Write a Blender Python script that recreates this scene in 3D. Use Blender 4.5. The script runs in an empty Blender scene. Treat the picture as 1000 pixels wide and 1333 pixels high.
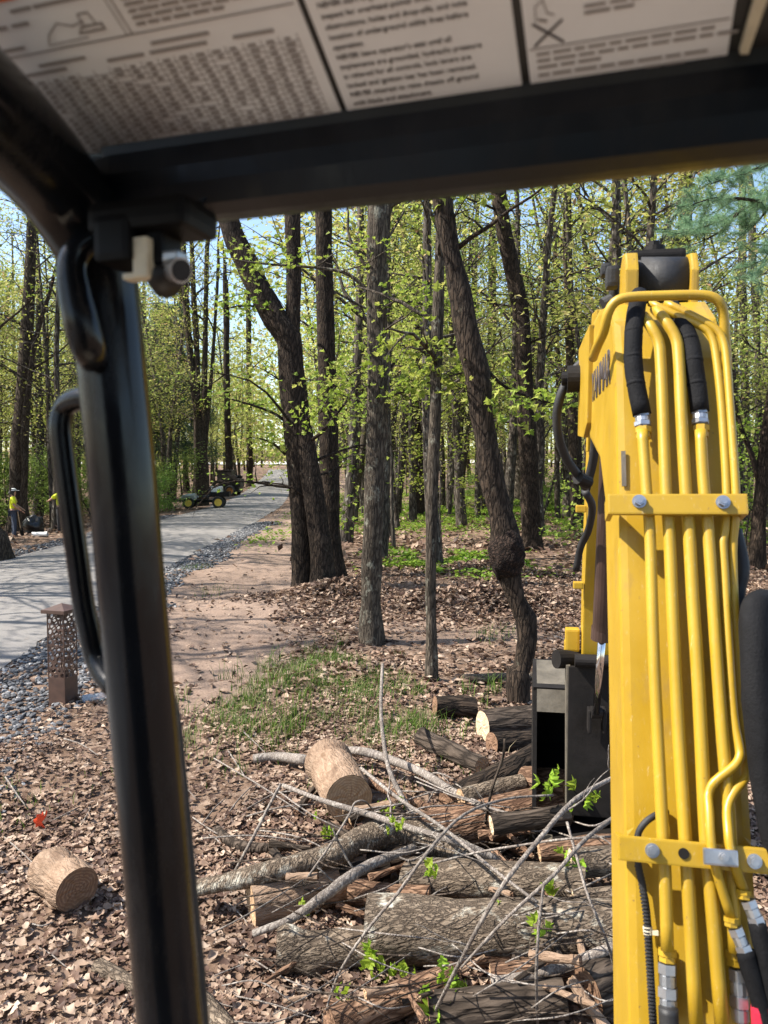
import bpy, bmesh, math, random
import numpy as np
from mathutils import Vector, Matrix

sc = bpy.context.scene
COL = sc.collection
R = math.radians

# ------------------------------------------------------------------ camera
CAM_H = 2.2
PITCH = R(2.95)
cam_d = bpy.data.cameras.new("camera")
cam = bpy.data.objects.new("camera", cam_d)
COL.objects.link(cam)
cam.location = (0, 0, CAM_H)
cam.rotation_euler = (R(90) - PITCH, 0, 0)
cam_d.sensor_fit = 'VERTICAL'
cam_d.sensor_height = 36.0
cam_d.sensor_width = 27.0
cam_d.lens = 36.0 * 1000 / 1333
cam_d.clip_start = 0.02
cam_d.clip_end = 2000
cam_d.dof.use_dof = True
cam_d.dof.focus_distance = 6.5
cam_d.dof.aperture_fstop = 7.6
sc.camera = cam

# ------------------------------------------------------------------ light
SUN = Vector((-0.80, -0.10, 0.92)).normalized()      # direction towards the sun
w = bpy.data.worlds.new("World")
sc.world = w
w.use_nodes = True
nt = w.node_tree
sky = nt.nodes.new('ShaderNodeTexSky')
sky.sky_type = 'NISHITA'
sky.sun_disc = False
sky.sun_elevation = math.asin(SUN.z)
sky.sun_rotation = math.atan2(SUN.x, SUN.y)
sky.air_density = 1.0
sky.dust_density = 1.0
nt.links.new(sky.outputs[0], nt.nodes['Background'].inputs[0])
nt.nodes['Background'].inputs[1].default_value = 0.135
sd = bpy.data.lights.new("sun", 'SUN')
sd.energy = 5.0
sd.angle = R(0.53)
sd.color = (1.0, 0.94, 0.85)
sun = bpy.data.objects.new("sun", sd)
COL.objects.link(sun)
sun.location = (-20, -3, 25)
sun.rotation_euler = SUN.to_track_quat('Z', 'Y').to_euler()

sc.render.engine = 'CYCLES'
sc.cycles.use_denoising = True
sc.cycles.max_bounces = 7
sc.cycles.diffuse_bounces = 4
sc.cycles.glossy_bounces = 3
sc.cycles.transmission_bounces = 4
sc.cycles.transparent_max_bounces = 4
sc.view_settings.view_transform = 'Standard'
sc.view_settings.look = 'None'
sc.view_settings.gamma = 1
sc.view_settings.use_curve_mapping = False
sc.view_settings.exposure = 1.22

rng = np.random.default_rng(7)
random.seed(7)

# ------------------------------------------------------------------ noise and ground height
def _hash(ix, iy, iz, seed):
    h = (ix * 374761393 + iy * 668265263 + iz * 2147483647 + seed * 974711) & 0xFFFFFFFF
    h = ((h ^ (h >> 13)) * 1274126177) & 0xFFFFFFFF
    h = h ^ (h >> 16)
    return (h & 0xFFFF) / 32767.5 - 1.0

def vnoise(x, y, z=0.0, seed=0):
    x = np.asarray(x, float); y = np.asarray(y, float); z = np.asarray(z, float) + np.zeros_like(x)
    ix = np.floor(x).astype(np.int64); iy = np.floor(y).astype(np.int64); iz = np.floor(z).astype(np.int64)
    fx, fy, fz = x - ix, y - iy, z - iz
    fx = fx * fx * (3 - 2 * fx); fy = fy * fy * (3 - 2 * fy); fz = fz * fz * (3 - 2 * fz)
    r = 0
    for a in (0, 1):
        wx = fx if a else 1 - fx
        for b in (0, 1):
            wy = fy if b else 1 - fy
            for c in (0, 1):
                wz = fz if c else 1 - fz
                r = r + wx * wy * wz * _hash(ix + a, iy + b, iz + c, seed)
    return r

def fbm(x, y, z=0.0, seed=0, oct=3):
    r, a = 0, 1.0
    x = np.asarray(x, float); y = np.asarray(y, float); z = np.asarray(z, float)
    for o in range(oct):
        r = r + a * vnoise(x * 2 ** o, y * 2 ** o, z * 2 ** o, seed + o)
        a *= 0.5
    return r

def sstep(a, b, v):
    t = np.clip((np.asarray(v, float) - a) / (b - a), 0, 1)
    return t * t * (3 - 2 * t)

RY = np.array([-40, 0, 8.6, 12, 17.6, 34, 49, 63, 78, 92, 110, 140, 200.])
RXR = np.array([-3.3, -3.9, -4.3, -4.75, -5.05, -5.75, -6.6, -7.9, -9.6, -11.4, -13.6, -17, -24.])
def road_r(y): return np.interp(y, RY, RXR)
def road_l(y): return np.interp(y, RY, RXR) - 4.6

def macro(x, y):
    z = np.interp(y, [-100, 46, 60, 78, 95, 112, 140, 220, 400], [0, 0, 0.10, 0.48, 0.82, 1.15, 2.0, 6.8, 14.])
    z = z - 0.30 * sstep(-10.5, -16, x)
    return z

def G(x, y):
    x = np.asarray(x, float); y = np.asarray(y, float)
    z = macro(x, y)
    rr, rl = road_r(y), road_l(y)
    off = np.maximum(np.maximum(x - rr, rl - x), 0)
    k = sstep(0.05, 1.8, off)
    n = 0.075 * fbm(x * 0.55, y * 0.55, seed=3) + 0.022 * fbm(x * 2.6, y * 2.6, seed=9)
    z = z + k * n - 0.035 * (1 - sstep(0.0, 0.5, off))
    z = z + 0.13 * np.exp(-((x + 0.45) / 1.3) ** 2 - ((y - 7.6) / 1.3) ** 2)
    z = z + 0.18 * np.exp(-((x - 1.6) / 1.8) ** 2 - ((y - 12.2) / 0.9) ** 2)
    z = z + 0.10 * np.exp(-((x + 0.7) / 1.3) ** 2 - ((y - 13.2) / 0.8) ** 2)
    z = z + 0.10 * np.exp(-((x - 0.9) / 1.2) ** 2 - ((y - 4.5) / 0.8) ** 2)
    z = z + 0.22 * np.exp(-((x - 5.6) / 1.6) ** 2 - ((y - 10.5) / 1.2) ** 2)
    return z

def ray(px, py):
    vx, vy = (float(px) - 500) / 1000, -(float(py) - 666.5) / 1000
    f = Vector((0, math.cos(PITCH), -math.sin(PITCH))); u = Vector((0, math.sin(PITCH), math.cos(PITCH)))
    return f + vx * Vector((1, 0, 0)) + vy * u
CAMP = Vector((0, 0, CAM_H))
def at(px, py, d):
    r = ray(px, py)
    return CAMP + r * (d / r.y)
def gh(px, py):
    """point of the ground seen in that direction"""
    r = ray(px, py); s, ds = 1.0, 0.05
    while s < 250:
        p = CAMP + r * s
        if p.z < float(G(p.x, p.y)):
            lo, hi = s - ds, s
            for _ in range(25):
                m = (lo + hi) / 2; q = CAMP + r * m
                if q.z < float(G(q.x, q.y)): hi = m
                else: lo = m
            return CAMP + r * hi
        ds = max(0.05, s * 0.01); s += ds
    return CAMP + r * 250

# ------------------------------------------------------------------ mesh helpers
def mesh(name, V, F, mat=None, smooth=True):
    """V (n,3); F an (m,k) array or list of such arrays"""
    V = np.asarray(V, np.float32)
    if isinstance(F, np.ndarray): F = [F]
    F = [np.asarray(f, np.int32) for f in F if len(f)]
    me = bpy.data.meshes.new(name)
    me.vertices.add(len(V)); me.vertices.foreach_set('co', V.ravel())
    tot = np.concatenate([np.full(len(f), f.shape[1], np.int32) for f in F])
    loops = np.concatenate([f.ravel() for f in F])
    me.loops.add(len(loops)); me.loops.foreach_set('vertex_index', loops)
    st = np.concatenate([[0], np.cumsum(tot)[:-1]]).astype(np.int32)
    me.polygons.add(len(tot)); me.polygons.foreach_set('loop_start', st)
    me.polygons.foreach_set('use_smooth', np.full(len(tot), smooth))
    me.update(calc_edges=True)
    if mat: me.materials.append(mat)
    return me

class MB:
    def __init__(s): s.V = []; s.F = {}; s.n = 0
    def add(s, V, F):
        V = np.asarray(V, float)
        if isinstance(F, (list, tuple)) and len(F) and not isinstance(F[0], np.ndarray) and len(set(map(len, F))) > 1:
            for k in set(map(len, F)): s.F.setdefault(k, []).append(np.array([f for f in F if len(f) == k]) + s.n)
        else:
            for f in (F if isinstance(F, list) and len(F) and isinstance(F[0], np.ndarray) and F[0].ndim == 2 else [np.asarray(F)]):
                s.F.setdefault(f.shape[1], []).append(f + s.n)
        s.V.append(V); s.n += len(V); return s
    def mesh(s, name, mat=None, smooth=True):
        return mesh(name, np.concatenate(s.V), [np.concatenate(f) for f in s.F.values()], mat, smooth)
    def box(s, c, size, rot=None, bev=0.0):
        """box centre c, full size, rot = 3x3 Matrix; chamfered when bev > 0"""
        hx, hy, hz = [v / 2 for v in size]
        bm = bmesh.new(); bmesh.ops.create_cube(bm, size=1)
        for v in bm.verts: v.co = Vector((v.co.x * size[0], v.co.y * size[1], v.co.z * size[2]))
        if bev > 0: bmesh.ops.bevel(bm, geom=bm.edges[:], offset=min(bev, min(size) * 0.45), segments=2, profile=0.7, affect='EDGES')
        if rot is not None: bmesh.ops.transform(bm, matrix=rot.to_4x4(), verts=bm.verts)
        bmesh.ops.translate(bm, vec=Vector(c), verts=bm.verts)
        s.bm(bm); return s
    def bm(s, bm):
        bm.verts.index_update()
        V = [v.co[:] for v in bm.verts]; F = [[v.index for v in f.verts] for f in bm.faces]
        s.add(V, [np.array([f for f in F if len(f) == k]) for k in set(map(len, F))]); bm.free(); return s
    def prism(s, poly, off, bev=0.0):
        """polygon of 3D points extruded by vector off"""
        bm = bmesh.new(); off = Vector(off)
        a = [bm.verts.new(Vector(p)) for p in poly]; b = [bm.verts.new(Vector(p) + off) for p in poly]
        bm.faces.new(a[::-1]); bm.faces.new(b); n = len(a)
        for i in range(n): bm.faces.new((a[i], a[(i + 1) % n], b[(i + 1) % n], b[i]))
        bmesh.ops.recalc_face_normals(bm, faces=bm.faces[:])
        if bev: bmesh.ops.bevel(bm, geom=bm.edges[:], offset=bev, segments=2, profile=0.7, affect='EDGES')
        s.bm(bm); return s
    def cyl(s, a, b, r, seg=20, r2=None, bev=0.0):
        a, b = np.array(a, float), np.array(b, float)
        r2 = r if r2 is None else r2
        s.tube([a, b], [r, r2], seg, cap=True, smooth=False); return s
    def tube(s, P, rad, seg=8, cap=True, smooth=True, noise=0, seed=0, step=None):
        V, F = tube(P, rad, seg, cap, smooth, noise, seed, step); s.add(V, F); return s

def catmull(P, W, step=None, sub=4):
    P = np.asarray(P, float); n = len(P)
    if n < 3 and step is None: return P, W
    Q = np.concatenate([[2 * P[0] - P[1]], P, [2 * P[-1] - P[-2]]])
    out, ow = [], []
    for i in range(n - 1):
        k = sub if step is None else max(1, int(math.ceil(np.linalg.norm(P[i + 1] - P[i]) / step)))
        t = np.arange(k)[:, None] / k
        a, b, c, d = Q[i], Q[i + 1], Q[i + 2], Q[i + 3]
        out.append(0.5 * (2 * b + (c - a) * t + (2 * a - 5 * b + 4 * c - d) * t ** 2 + (3 * b - a - 3 * c + d) * t ** 3))
        ow.append(W[i] + (W[i + 1] - W[i]) * t[:, 0])
    out.append(P[-1:]); ow.append(np.array([W[-1]]))
    return np.concatenate(out), np.concatenate(ow)

def tube(P, rad, seg=8, cap=True, smooth=True, noise=0, seed=0, step=None):
    P = np.array([tuple(p) for p in P], float)
    W = np.full(len(P), float(rad)) if np.isscalar(rad) else np.asarray(rad, float)
    if smooth: P, W = catmull(P, W, step)
    n = len(P)
    T = np.gradient(P, axis=0); T /= np.linalg.norm(T, axis=1)[:, None] + 1e-12
    ref = np.array([0, 0, 1.]) if abs(T[0][2]) < 0.9 else np.array([1., 0, 0])
    N = np.zeros_like(P); nrm = np.cross(np.cross(T[0], ref), T[0]); nrm /= np.linalg.norm(nrm); N[0] = nrm
    for i in range(1, n):
        nrm = nrm - T[i] * nrm.dot(T[i]); nrm /= np.linalg.norm(nrm) + 1e-12; N[i] = nrm
    B = np.cross(T, N)
    a = np.arange(seg) * 2 * math.pi / seg
    rr = W[:, None] * np.ones(seg)[None]
    D = np.cos(a)[None, :, None] * N[:, None] + np.sin(a)[None, :, None] * B[:, None]
    V = P[:, None] + D * rr[:, :, None]
    if noise:
        q = V.reshape(-1, 3); sc_ = 1.0 / max(W.max(), 1e-4)
        d = fbm(q[:, 0] * sc_ * 0.9 + seed * 7.1, q[:, 1] * sc_ * 0.9, q[:, 2] * sc_ * 0.45, seed=seed, oct=3).reshape(n, seg)
        V = P[:, None] + D * (rr * (1 + noise * d))[:, :, None]
    V = V.reshape(-1, 3)
    i = np.arange(n - 1)[:, None] * seg; j = np.arange(seg)[None]; j2 = (j + 1) % seg
    F = np.stack([i + j, i + j2, i + seg + j2, i + seg + j], -1).reshape(-1, 4)
    Fs = [F]
    if cap:
        V = np.concatenate([V, P[:1], P[-1:]]); c0 = n * seg
        jj = np.arange(seg); k2 = (jj + 1) % seg
        Fs.append(np.concatenate([np.stack([k2, jj, np.full(seg, c0)], 1), np.stack([(n - 1) * seg + jj, (n - 1) * seg + k2, np.full(seg, c0 + 1)], 1)]))
    return V, Fs

def obj(name, me, parent=None, label=None, cat=None, group=None, kind=None):
    o = bpy.data.objects.new(name, me); COL.objects.link(o)
    if parent is not None:
        o.parent = parent
        if parent.parent is None and parent.get('_w'):        # part built in world coordinates under a placed Empty
            o.matrix_parent_inverse = Matrix.Translation(-parent.location)
    if label: o['label'] = label
    if cat: o['category'] = cat
    if group: o['group'] = group
    if kind: o['kind'] = kind
    return o

def thing(name, label, cat, loc=(0, 0, 0), group=None, world=True, rotz=0.0, scale=1.0):
    o = bpy.data.objects.new(name, None); COL.objects.link(o)
    o.empty_display_size = 0.2
    o.location = loc; o.rotation_euler = (0, 0, rotz); o.scale = (scale,) * 3
    o['label'] = label; o['category'] = cat
    if group: o['group'] = group
    if world: o['_w'] = 1
    return o

# ------------------------------------------------------------------ materials
def newmat(name):
    m = bpy.data.materials.new(name); m.use_nodes = True
    nt = m.node_tree; return m, nt, nt.nodes['Principled BSDF']
def N(nt, t, **kw):
    n = nt.nodes.new(t)
    for k, v in kw.items():
        if k.startswith('i_'): n.inputs[k[2:].replace('_', ' ')].default_value = v
        else: setattr(n, k, v)
    return n
def ramp(nt, fac, stops):
    r = nt.nodes.new('ShaderNodeValToRGB'); e = r.color_ramp.elements
    while len(e) < len(stops): e.new(0.5)
    for i, (p, c) in enumerate(stops): e[i].position = p; e[i].color = (*c, 1) if len(c) == 3 else c
    nt.links.new(fac, r.inputs[0]); return r.outputs[0]
def coords(nt, scale=(1, 1, 1), kind='Object'):
    tc = nt.nodes.new('ShaderNodeTexCoord'); mp = nt.nodes.new('ShaderNodeMapping'); mp.inputs['Scale'].default_value = scale
    nt.links.new(tc.outputs[kind], mp.inputs[0]); return mp.outputs[0]
def noise(nt, vec, scale, detail=5, rough=0.6, dist=0.0):
    n = N(nt, 'ShaderNodeTexNoise'); n.inputs['Scale'].default_value = scale; n.inputs['Detail'].default_value = detail
    n.inputs['Roughness'].default_value = rough; n.inputs['Distortion'].default_value = dist
    nt.links.new(vec, n.inputs['Vector']); return n.outputs[0]
def mix(nt, fac, a, b, mode='MIX'):
    m = nt.nodes.new('ShaderNodeMix'); m.data_type = 'RGBA'; m.blend_type = mode
    for s, v in ((0, fac), (6, a), (7, b)):
        if hasattr(v, 'links') or hasattr(v, 'is_linked'): nt.links.new(v, m.inputs[s])
        elif s == 0: m.inputs[0].default_value = v
        else: m.inputs[s].default_value = (*v, 1)
    return m.outputs[2]
def bump(nt, h, strength, dist, bsdf, prev=None):
    b = nt.nodes.new('ShaderNodeBump'); b.inputs['Strength'].default_value = strength; b.inputs['Distance'].default_value = dist
    nt.links.new(h, b.inputs['Height'])
    if prev is not None: nt.links.new(prev, b.inputs['Normal'])
    nt.links.new(b.outputs[0], bsdf.inputs['Normal']); return b.outputs[0]

def m_bark(name, dark, light, lichen=None, ridge=14, stretch=0.22, strength=1.0, lich_amt=0.62, crk=0.45):
    m, nt, b = newmat(name)
    v = coords(nt, (1, 1, stretch))
    vo = N(nt, 'ShaderNodeTexVoronoi', feature='DISTANCE_TO_EDGE'); vo.inputs['Scale'].default_value = ridge
    wv = noise(nt, v, ridge * 0.7, 3, 0.6)
    mp = N(nt, 'ShaderNodeVectorMath', operation='ADD')
    sc_ = N(nt, 'ShaderNodeVectorMath', operation='SCALE'); sc_.inputs[3].default_value = 0.10
    nt.links.new(wv, sc_.inputs[0]); nt.links.new(v, mp.inputs[0]); nt.links.new(sc_.outputs[0], mp.inputs[1])
    nt.links.new(mp.outputs[0], vo.inputs['Vector'])
    crack = ramp(nt, vo.outputs['Distance'], [(0.0, (0, 0, 0)), (0.22, (1, 1, 1))])
    n1 = noise(nt, v, 26, 6, 0.7)
    n0 = noise(nt, coords(nt), 2.2, 4, 0.6)
    c = mix(nt, ramp(nt, n1, [(0.3, (0, 0, 0)), (0.75, (1, 1, 1))]), dark, light)
    c = mix(nt, crack, tuple(x * crk for x in dark), c) if crk < 1 else c
    c = mix(nt, ramp(nt, n0, [(0.35, (0.6, 0.6, 0.6)), (0.7, (1.15, 1.12, 1.08))]), (0, 0, 0), c, 'MIX')
    if lichen:
        nl = noise(nt, coords(nt, (1, 1, 0.7)), 6.5, 7, 0.72)
        c = mix(nt, ramp(nt, nl, [(lich_amt - 0.05, (0, 0, 0)), (lich_amt + 0.04, (0.8, 0.8, 0.8))]), c, lichen)
    nt.links.new(c, b.inputs['Base Color']); b.inputs['Roughness'].default_value = 0.92
    b.inputs['Specular IOR Level'].default_value = 0.2
    add = mix(nt, 0.55, crack, n1)
    bump(nt, add, strength, 0.02, b)
    return m

def m_plain(name, col, rough=0.5, metal=0.0, var=0.0, scale=8, bmp=0.0, spec=0.5, coat=0.0, dust=0.0):
    m, nt, b = newmat(name)
    b.inputs['Roughness'].default_value = rough; b.inputs['Metallic'].default_value = metal
    b.inputs['Specular IOR Level'].default_value = spec; b.inputs['Coat Weight'].default_value = coat
    v = coords(nt)
    n = noise(nt, v, scale, 6, 0.65)
    c = mix(nt, ramp(nt, n, [(0.3, (0, 0, 0)), (0.72, (1, 1, 1))]), tuple(x * (1 - var) for x in col), tuple(min(1, x * (1 + var * 0.6)) for x in col))
    if dust:
        dn = noise(nt, coords(nt, (1, 1, .25)), 22, 8, .78); df = ramp(nt, dn, [(.5, (0, 0, 0)), (.72, (dust,) * 3)])
        c = mix(nt, df, c, (.16, .135, .11))
        nt.links.new(ramp(nt, dn, [(.4, (rough,) * 3), (.75, (rough + .35,) * 3)]), b.inputs['Roughness'])
    nt.links.new(c, b.inputs['Base Color'])
    if bmp: bump(nt, noise(nt, v, scale * 6, 5, 0.7), bmp, 0.004, b)
    return m

def m_leaf(name, stops, trans=0.45, rough=0.55, patch=False):
    m, nt, b = newmat(name)
    g = N(nt, 'ShaderNodeNewGeometry')
    c = ramp(nt, g.outputs['Random Per Island'], stops)
    oi = N(nt, 'ShaderNodeObjectInfo')
    hs = N(nt, 'ShaderNodeHueSaturation')
    mr = N(nt, 'ShaderNodeMapRange'); mr.inputs[3].default_value = 0.8; mr.inputs[4].default_value = 1.2
    nt.links.new(oi.outputs['Random'], mr.inputs[0]); nt.links.new(mr.outputs[0], hs.inputs['Value'])
    mr2 = N(nt, 'ShaderNodeMapRange'); mr2.inputs[3].default_value = 0.485; mr2.inputs[4].default_value = 0.515
    nt.links.new(oi.outputs['Random'], mr2.inputs[0]); nt.links.new(mr2.outputs[0], hs.inputs['Hue'])
    if patch:      # damp and dry patches of the litter
        pv = coords(nt); pn = noise(nt, pv, 0.9, 5, 0.65)
        c = mix(nt, ramp(nt, pn, [(0.34, (0.45,) * 3), (0.56, (1.0,) * 3)]), (0.045, 0.028, 0.02), c)
    nt.links.new(c, hs.inputs['Color'])
    b.inputs['Roughness'].default_value = rough; b.inputs['Specular IOR Level'].default_value = 0.3
    nt.links.new(hs.outputs[0], b.inputs['Base Color'])
    out = nt.nodes['Material Output']
    if trans:
        tr = N(nt, 'ShaderNodeBsdfTranslucent'); nt.links.new(hs.outputs[0], tr.inputs[0])
        mx = N(nt, 'ShaderNodeMixShader'); mx.inputs[0].default_value = trans
        nt.links.new(b.outputs[0], mx.inputs[1]); nt.links.new(tr.outputs[0], mx.inputs[2]); nt.links.new(mx.outputs[0], out.inputs[0])
    return m

def m_cutwood(name, ca, cb, rings=34):
    m, nt, b = newmat(name)
    tc = N(nt, 'ShaderNodeTexCoord')                 # cut ends carry their own centre as object origin
    n0 = noise(nt, tc.outputs['Object'], 9, 4, 0.6)
    ln = N(nt, 'ShaderNodeVectorMath', operation='LENGTH'); nt.links.new(tc.outputs['Object'], ln.inputs[0])
    mu = N(nt, 'ShaderNodeMath', operation='MULTIPLY_ADD'); mu.inputs[1].default_value = rings * 6.28 * 1.7
    mm = N(nt, 'ShaderNodeMath', operation='MULTIPLY'); mm.inputs[1].default_value = 26.0; nt.links.new(n0, mm.inputs[0])
    nt.links.new(ln.outputs['Value'], mu.inputs[0]); nt.links.new(mm.outputs[0], mu.inputs[2])
    si = N(nt, 'ShaderNodeMath', operation='SINE'); nt.links.new(mu.outputs[0], si.inputs[0])
    c = mix(nt, ramp(nt, si.outputs[0], [(0.0, (0.0,) * 3), (0.7, (1.0,) * 3)]), tuple(x * 0.95 for x in ca), cb)
    n1 = noise(nt, coords(nt, (1, 1, 1)), 40, 6, 0.75)
    c = mix(nt, ramp(nt, n1, [(0.35, (0, 0, 0)), (0.7, (0.55,) * 3)]), c, tuple(x * 0.5 for x in ca))
    n2 = noise(nt, coords(nt), 7, 5, 0.6)
    c = mix(nt, ramp(nt, n2, [(0.5, (0, 0, 0)), (0.72, (0.6,) * 3)]), c, tuple(x * 0.55 for x in cb))
    nt.links.new(c, b.inputs['Base Color']); b.inputs['Roughness'].default_value = 0.85
    bump(nt, n1, 0.7, 0.006, b)
    return m

M = {}
M['bark_dark'] = m_bark('dark_furrowed_bark', (0.024, 0.016, 0.011), (0.095, 0.067, 0.046), (0.15, 0.14, 0.10), 24, 0.2, 1.0, 0.68)
M['bark_grey'] = m_bark('grey_maple_bark', (0.060, 0.046, 0.034), (0.17, 0.140, 0.105), (0.24, 0.235, 0.185), 30, 0.16, 0.7, 0.62)
M['bark_brown'] = m_bark('brown_bark', (0.050, 0.036, 0.026), (0.15, 0.115, 0.088), None, 19, 0.2, 0.9)
M['bark_far'] = m_bark('forest_bark', (0.055, 0.044, 0.034), (0.20, 0.168, 0.135), (0.30, 0.285, 0.235), 12, 0.2, 0.8, 0.62)
M['bark_log'] = m_bark('log_bark_grey', (0.115, 0.085, 0.060), (0.35, 0.275, 0.20), (0.47, 0.445, 0.37), 42, 0.35, 0.8, 0.60, 0.7)
M['bark_red'] = m_bark('log_bark_reddish', (0.13, 0.068, 0.040), (0.46, 0.29, 0.185), None, 34, 0.22, 0.9, 0.6, 0.7)
M['bark_tan'] = m_bark('peeled_log_tan', (0.20, 0.125, 0.078), (0.46, 0.33, 0.235), (0.14, 0.09, 0.06), 30, 0.3, 0.6, 0.57, 1.0)
M['bark_twig'] = m_bark('twig_bark', (0.17, 0.14, 0.12), (0.44, 0.40, 0.35), None, 40, 0.5, 0.4, 0.6, 0.8)
M['cut_pale'] = m_cutwood('cut_wood_pale', (0.52, 0.38, 0.24), (0.66, 0.52, 0.36))
M['cut_tan'] = m_cutwood('cut_wood_tan', (0.40, 0.25, 0.14), (0.52, 0.35, 0.20))
M['cut_brown'] = m_cutwood('cut_wood_brown', (0.17, 0.09, 0.05), (0.26, 0.15, 0.085))
M['leaf_near'] = m_leaf('spring_maple_leaf', [(0, (0.17, 0.25, 0.03)), (0.45, (0.27, 0.36, 0.05)), (0.8, (0.36, 0.43, 0.08)), (1, (0.43, 0.44, 0.11))], 0.5)
M['leaf_far'] = m_leaf('spring_forest_leaf', [(0, (0.22, 0.28, 0.05)), (0.4, (0.36, 0.40, 0.09)), (0.75, (0.48, 0.50, 0.14)), (0.93, (0.54, 0.49, 0.20)), (1, (0.48, 0.30, 0.17))], 0.55)
M['leaf_bush'] = m_leaf('undergrowth_leaf', [(0, (0.12, 0.20, 0.035)), (0.5, (0.21, 0.31, 0.06)), (1, (0.31, 0.40, 0.10))], 0.45)
M['leaf_sprig'] = m_leaf('fresh_sprig_leaf', [(0, (0.20, 0.33, 0.02)), (1, (0.34, 0.46, 0.05))], 0.5)
M['needle'] = m_leaf('pine_needle', [(0, (0.10, 0.20, 0.10)), (0.6, (0.19, 0.31, 0.17)), (1, (0.30, 0.40, 0.23))], 0.4)
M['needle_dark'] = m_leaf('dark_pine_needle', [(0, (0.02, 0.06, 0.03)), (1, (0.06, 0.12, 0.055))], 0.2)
M['grass'] = m_leaf('grass_blade', [(0, (0.035, 0.08, 0.012)), (0.5, (0.085, 0.15, 0.02)), (0.85, (0.16, 0.22, 0.04)), (0.9, (0.30, 0.25, 0.14)), (1, (0.36, 0.30, 0.19))], 0.4)
M['cover'] = m_leaf('low_green_cover', [(0, (0.10, 0.20, 0.015)), (0.6, (0.19, 0.31, 0.03)), (1, (0.30, 0.38, 0.06))], 0.4)
M['litter'] = m_leaf('dry_oak_leaf', [(0, (0.055, 0.030, 0.020)), (0.25, (0.13, 0.078, 0.054)), (0.5, (0.235, 0.153, 0.102)), (0.8, (0.37, 0.265, 0.185)), (1, (0.51, 0.395, 0.295))], 0.15, 0.6, True)

# ------------------------------------------------------------------ ground
def axis(lo, hi, c0, c1, fine, grow):
    a = [c0]
    while a[-1] < c1: a.append(a[-1] + fine)
    s = fine
    while a[-1] < hi: s *= grow; a.append(a[-1] + s)
    s = fine; b = [c0]
    while b[-1] > lo: s *= grow; b.append(b[-1] - s)
    return np.array(b[1:][::-1] + a)
gx = axis(-420, 420, -6.5, 5.5, 0.095, 1.06); gy = axis(-60, 420, 2.0, 17, 0.095, 1.04)
X, Y = np.meshgrid(gx, gy)
Z = G(X, Y)
nx, ny = len(gx), len(gy)
fi = (np.arange(ny - 1)[:, None] * nx + np.arange(nx - 1)[None]).ravel()
gF = np.stack([fi, fi + 1, fi + nx + 1, fi + nx], 1)
m, nt, b = newmat('forest_floor')
v = coords(nt)
nA = noise(nt, v, 0.45, 5, 0.6); nB = noise(nt, v, 7, 7, 0.75); nC = noise(nt, v, 45, 5, 0.75)
soil = mix(nt, ramp(nt, nB, [(0.3, (0, 0, 0)), (0.7, (1, 1, 1))]), (0.105, 0.066, 0.046), (0.245, 0.165, 0.118))
vo = N(nt, 'ShaderNodeTexVoronoi'); vo.inputs['Scale'].default_value = 17; nt.links.new(v, vo.inputs['Vector'])
lv = ramp(nt, vo.outputs['Color'], [(0.1, (0.07, 0.042, 0.028)), (0.5, (0.22, 0.145, 0.10)), (0.9, (0.37, 0.27, 0.20))])
att = N(nt, 'ShaderNodeAttribute', attribute_name='dirt')
c = mix(nt, att.outputs['Fac'], mix(nt, 0.35, lv, soil), mix(nt, ramp(nt, nC, [(0.3, (0, 0, 0)), (0.7, (1, 1, 1))]), (0.20, 0.135, 0.10), (0.37, 0.275, 0.215)))
c = mix(nt, ramp(nt, nA, [(0.35, (0.75,) * 3), (0.65, (1.0,) * 3)]), (0.02, 0.014, 0.01), c)
nt.links.new(c, b.inputs['Base Color']); b.inputs['Roughness'].default_value = 0.95; b.inputs['Specular IOR Level'].default_value = 0.135
p_ = bump(nt, nB, 0.9, 0.05, b); bump(nt, nC, 0.7, 0.012, b, p_)
me = mesh('ground', np.stack([X.ravel(), Y.ravel(), Z.ravel()], 1), gF, m)
def dirtmask(x, y):
    """bare earth between the gravel and the trees, where the litter was worn away"""
    path = np.interp(y, [5, 7, 9, 13, 18, 26, 40], [-1.55, -1.75, -2.1, -2.5, -3.0, -4.0, -5.0])
    wd = np.interp(y, [5, 8, 13, 20, 40], [0.55, 1.05, 1.5, 1.4, 0.9])
    d = np.abs(x - path) / wd + 0.25 * fbm(x * 1.1, y * 1.1, seed=31)
    a = 1 - sstep(0.7, 1.25, d)
    b2 = (1 - sstep(0.5, 1.2, np.abs(x - 0.7) / 2.3 + np.abs(y - 10.2) / 1.2 + 0.3 * fbm(x, y, seed=5))) * 0.7
    return np.clip(np.maximum(a * sstep(5.6, 7.6, y), b2), 0, 1)
at_ = me.attributes.new('dirt', 'FLOAT', 'POINT')
at_.data.foreach_set('value', dirtmask(X.ravel(), Y.ravel()).astype(np.float32))
obj('ground', me, kind='structure')

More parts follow.
